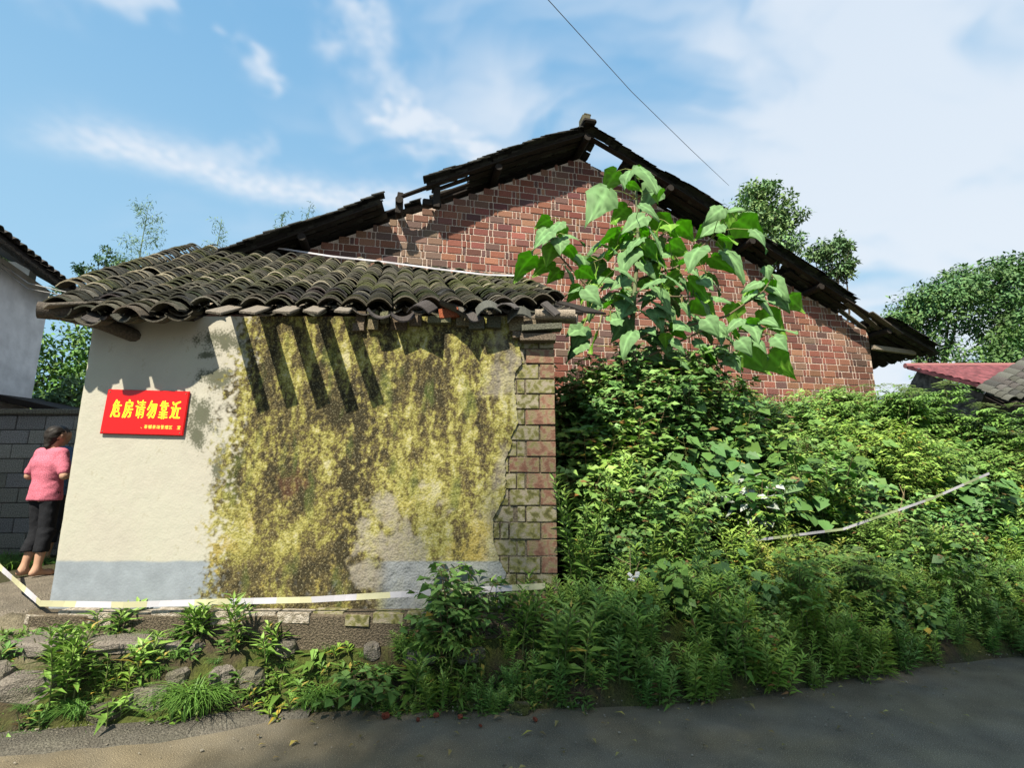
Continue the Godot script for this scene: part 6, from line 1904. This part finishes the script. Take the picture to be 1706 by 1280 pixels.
func small_things() -> void:
	rng.seed = 5
	M.tape = stuff_mat(Color.WHITE, 0.45, null, 1.0, 0.0, true)
	M.tape.backlight_enabled = true
	M.tape.backlight = Color(0.3, 0.3, 0.3)
	var white := Color(0.50, 0.49, 0.53)
	var yellow := Color(0.50, 0.48, 0.31)
	tape("barrier_tape", "white and yellow barrier tape stretched along the foot of the shed wall", [Vector3(-5.3, 1.02, -5.3), Vector3(-4.4, 0.815, -4.6), Vector3(-3.53, 0.640, -4.06), Vector3(-2.9, 0.632, -4.05), Vector3(-2.2, 0.652, -4.06), Vector3(-1.5, 0.668, -4.055), Vector3(-0.83, 0.705, -4.06), Vector3(0.25, 0.76, -4.08)], 0.043, false, 0.30, white, yellow)
	tape("roof_tape", "thin white tape lying across the top of the shed's tiled roof", [roof_point(-3.25, 3.2) + Vector3(0, 0.11, 0), roof_point(-2.7, 3.15) + Vector3(0, 0.12, 0), roof_point(-1.97, 3.1) + Vector3(0, 0.13, 0), roof_point(-1.2, 3.1) + Vector3(0, 0.13, 0), roof_point(-0.45, 3.05) + Vector3(0, 0.13, 0), roof_point(0.3, 3.0) + Vector3(0, 0.12, 0), roof_point(0.85, 2.95) + Vector3(0, 0.12, 0)], 0.024, false, 9.0, white, white)
	tape("slanting_tape", "pale tape slanting through the weeds at the right", [Vector3(2.2, 0.98, -5.0), Vector3(3.35, 1.06, -5.35), Vector3(4.35, 1.36, -5.42), Vector3(5.2, 1.62, -5.65)], 0.024, false, 0.30, white * 0.7, Color(0.26, 0.30, 0.17))
	# stones in the bank
	var stones := [[-3.17, 0.20, -3.66, 0.20, 0.13, 0.11, "large pale stone at the left end of the bank beside the road"], [-3.42, 0.27, -3.62, 0.16, 0.12, 0.1, "rough stone at the picture's left edge in the bank"], [-3.3, 0.42, -3.86, 0.28, 0.06, 0.14, "flat broken slab on top of the bank, left of the other slab"], [-2.78, 0.40, -3.93, 0.30, 0.06, 0.13, "flat pale slab on top of the bank under the red sign"],
		[-2.43, 0.37, -3.95, 0.075, 0.05, 0.06, "small whitish stone right of the flat pale slab"], [-2.27, 0.36, -3.97, 0.05, 0.04, 0.05, "pebble-sized pale stone beside the small whitish one"], [-1.67, 0.33, -4.07, 0.085, 0.075, 0.07, "brownish stone in the dark mossy part of the bank"], [-1.03, 0.31, -4.05, 0.07, 0.08, 0.06, "grey stone in the bank below the yellow moss"], [-0.67, 0.29, -4.02, 0.14, 0.065, 0.07, "long grey stone under the hanging grass"],
		[-2.02, 0.20, -3.87, 0.09, 0.09, 0.07, "pale stone in the bank right of the large grass clump"], [-1.83, 0.17, -3.90, 0.12, 0.10, 0.07, "broad mossy stone right of the pale one by the grass clump"], [-2.42, 0.12, -3.73, 0.14, 0.10, 0.09, "whitish block half hidden by the large grass clump"], [-2.3, 0.22, -3.83, 0.08, 0.06, 0.06, "stone above the whitish block behind the grass"], [-2.62, 0.06, -3.64, 0.12, 0.09, 0.08, "mossy stone at the road edge left of the grass clump"], [0.05, 0.03, -3.80, 0.085, 0.05, 0.06, "round mossy stone lying at the road edge before the shed corner"], [-0.3, 0.30, -4.02, 0.13, 0.07, 0.06, "dark stone at the foot of the leafy wall bush"]]
	for i in stones.size():
		var q = stones[i]
		var t := rock(Vector3(q[3], q[4], q[5]), 40 + i)
		var mossy: float = [0.1, 0.2, 0.05, 0.05, 0.0, 0.0, 0.35, 0.1, 0.15, 0.1, 0.5, 0.25, 0.4, 0.7, 1.0, 0.6][i]
		for k in t.c.size():
			var b := n_mid.get_noise_3dv(t.v[k] * 12.0 + Vector3(i, 0, 0))
			t.c[k] = Color(0.31, 0.275, 0.235).lerp(Color(0.075, 0.085, 0.022), clampf(mossy + b * 0.8 - 0.1, 0.0, 1.0)) * (0.9 + 0.3 * b)
		var o := part("stone", t.mesh(), M.stone, self)
		o.position = Vector3(q[0], q[1], q[2])
		o.rotation = Vector3(rnd(-0.15, 0.15), rnd(-0.3, 0.3), rnd(-0.15, 0.15))
		meta(o, q[6], "stone", "stones in the bank")
	# grit and crumbs of earth along the edge of the road
	var grit := MultiMesh.new()
	grit.transform_format = MultiMesh.TRANSFORM_3D
	grit.use_colors = true
	var pebble := rock(Vector3.ONE * 0.5, 90)
	grit.mesh = pebble.mesh()
	grit.instance_count = 520
	for i in 520:
		var x := rnd(-4.0, 6.0)
		var out := pow(rng.randf(), 4.0) * 0.9 - 0.08
		var z := road_edge(x) + out
		var size := rnd(0.004, 0.014) * (1.6 if rng.randf() < 0.06 else 1.0)
		grit.set_instance_transform(i, Transform3D(Basis(Vector3.UP, rnd(0, TAU)).scaled(Vector3(size, size * 0.6, size)), Vector3(x, 0.014 + 0.012 * n_soft.get_noise_2d(x * 0.9, z * 0.9) + (0.02 if out < 0.05 else 0.0), z)))
		grit.set_instance_color(i, Color(0.27, 0.245, 0.20).lerp(Color(0.15, 0.13, 0.10), rng.randf()) * rnd(0.8, 1.2))
	var gn := MultiMeshInstance3D.new()
	gn.name = "gravel"
	gn.multimesh = grit
	gn.material_override = M.stem
	meta(gn, "loose grit and crumbs of earth along the road edge", "gravel", "", "stuff")
	add_child(gn)
	var litter := MultiMesh.new()
	litter.transform_format = MultiMesh.TRANSFORM_3D
	litter.use_colors = true
	var lm := Mesher.new()
	lm.leaf(Vector3(-0.5, 0, 0), Vector3(1, 0.1, 0), Vector3.UP, 1.0, 0.42, 0.25, 0.4)
	litter.mesh = lm.mesh()
	litter.instance_count = 220
	for i in 220:
		var x := rnd(-1.6, 6.0)
		var out := pow(rng.randf(), 2.5) * 0.9 - 0.10
		litter.set_instance_transform(i, Transform3D((Basis(Vector3.UP, rnd(0, TAU)) * Basis(Vector3.RIGHT, rnd(-0.4, 0.4))).scaled(Vector3.ONE * rnd(0.02, 0.055)), Vector3(x, 0.026 + (0.03 if out < 0.0 else 0.0), road_edge(x) + out)))
		litter.set_instance_color(i, Color(0.22, 0.15, 0.07).lerp(Color(0.30, 0.27, 0.08), rng.randf()) * rnd(0.4, 1.2))
	var ln := MultiMeshInstance3D.new()
	ln.name = "leaf_litter"
	ln.multimesh = litter
	ln.material_override = M.leaf_soft
	meta(ln, "dry leaf litter along the foot of the roadside growth", "litter", "", "stuff")
	add_child(ln)
	# scraps on the road
	var bits := [[-0.83, -3.70, 0.030, "red brick fragment by the road edge, leftmost of the crumbs"], [-0.61, -3.66, 0.018, "small red brick crumb right of the leftmost fragment"], [-0.50, -3.72, 0.022, "dull red brick crumb nearer the bank"], [-0.34, -3.70, 0.020, "brick crumb in the middle of the litter"], [0.15, -3.66, 0.02, "brick crumb beside the mossy stone"], [-0.2, -3.58, 0.014, "tiny brick crumb farthest out on the road"]]
	for i in bits.size():
		var q = bits[i]
		var m := Mesher.new()
		m.col = Color(0.30, 0.08, 0.045) * rnd(0.7, 1.2)
		m.cbox(Transform3D(Basis(Vector3.UP, rnd(0, 3)) * Basis(Vector3.RIGHT, 0.3)), Vector3(q[2] * 1.7, q[2], q[2] * 1.3), q[2] * 0.25)
		var o := part("brick_fragment", m.mesh(), M.stone, self)
		o.position = Vector3(q[0], 0.012 + q[2] * 0.5, q[1])
		meta(o, q[3], "rubble", "brick crumbs on the road")
	var fallen := [[-1.30, -3.32, "fallen yellow leaf lying out on the asphalt"], [0.30, -3.64, "curled dry leaf on the road below the shed corner"], [0.13, -3.5, "yellowish leaf nearest the middle of the road"], [-0.12, -3.66, "dry leaf beside the brick crumbs"], [0.75, -3.72, "dry leaf under the roadside weeds"], [1.65, -3.9, "brown leaf at the road edge, middle"], [2.9, -4.32, "leaf at the road edge towards the right"], [-0.95, -3.78, "pale leaf next to the leftmost brick fragment"]]
	for i in fallen.size():
		var q = fallen[i]
		var m := Mesher.new()
		m.col = [Color(0.42, 0.34, 0.09), Color(0.30, 0.24, 0.10), Color(0.36, 0.31, 0.07), Color(0.22, 0.16, 0.08)][i % 4]
		var a := rnd(0, TAU)
		m.leaf(Vector3.ZERO, Vector3(cos(a), 0.15, sin(a)), Vector3.UP, rnd(0.06, 0.10), rnd(0.02, 0.04), 0.25, 0.5)
		var o := part("fallen_leaf", m.mesh(), M.leaf_soft, self)
		o.position = Vector3(q[0], 0.022, q[1])
		meta(o, q[2], "leaf", "leaves fallen on the road")
	var m := Mesher.new()
	m.col = Color(0.7, 0.7, 0.7)
	for i in 7:
		m.cbox(Transform3D(Basis(Vector3(rnd(-1, 1), rnd(-1, 1), rnd(-1, 1)).normalized(), rnd(0, 3)), Vector3(rnd(-0.035, 0.035), rnd(-0.03, 0.03), rnd(-0.02, 0.02))), Vector3(rnd(0.02, 0.05), rnd(0.02, 0.04), 0.012), 0.003)
	var o := part("plastic_scrap", m.mesh(), M.tape, self)
	o.position = Vector3(0.95, 0.80, -4.22)
	meta(o, "crumpled white plastic scrap caught in the weeds right of the shed", "litter")
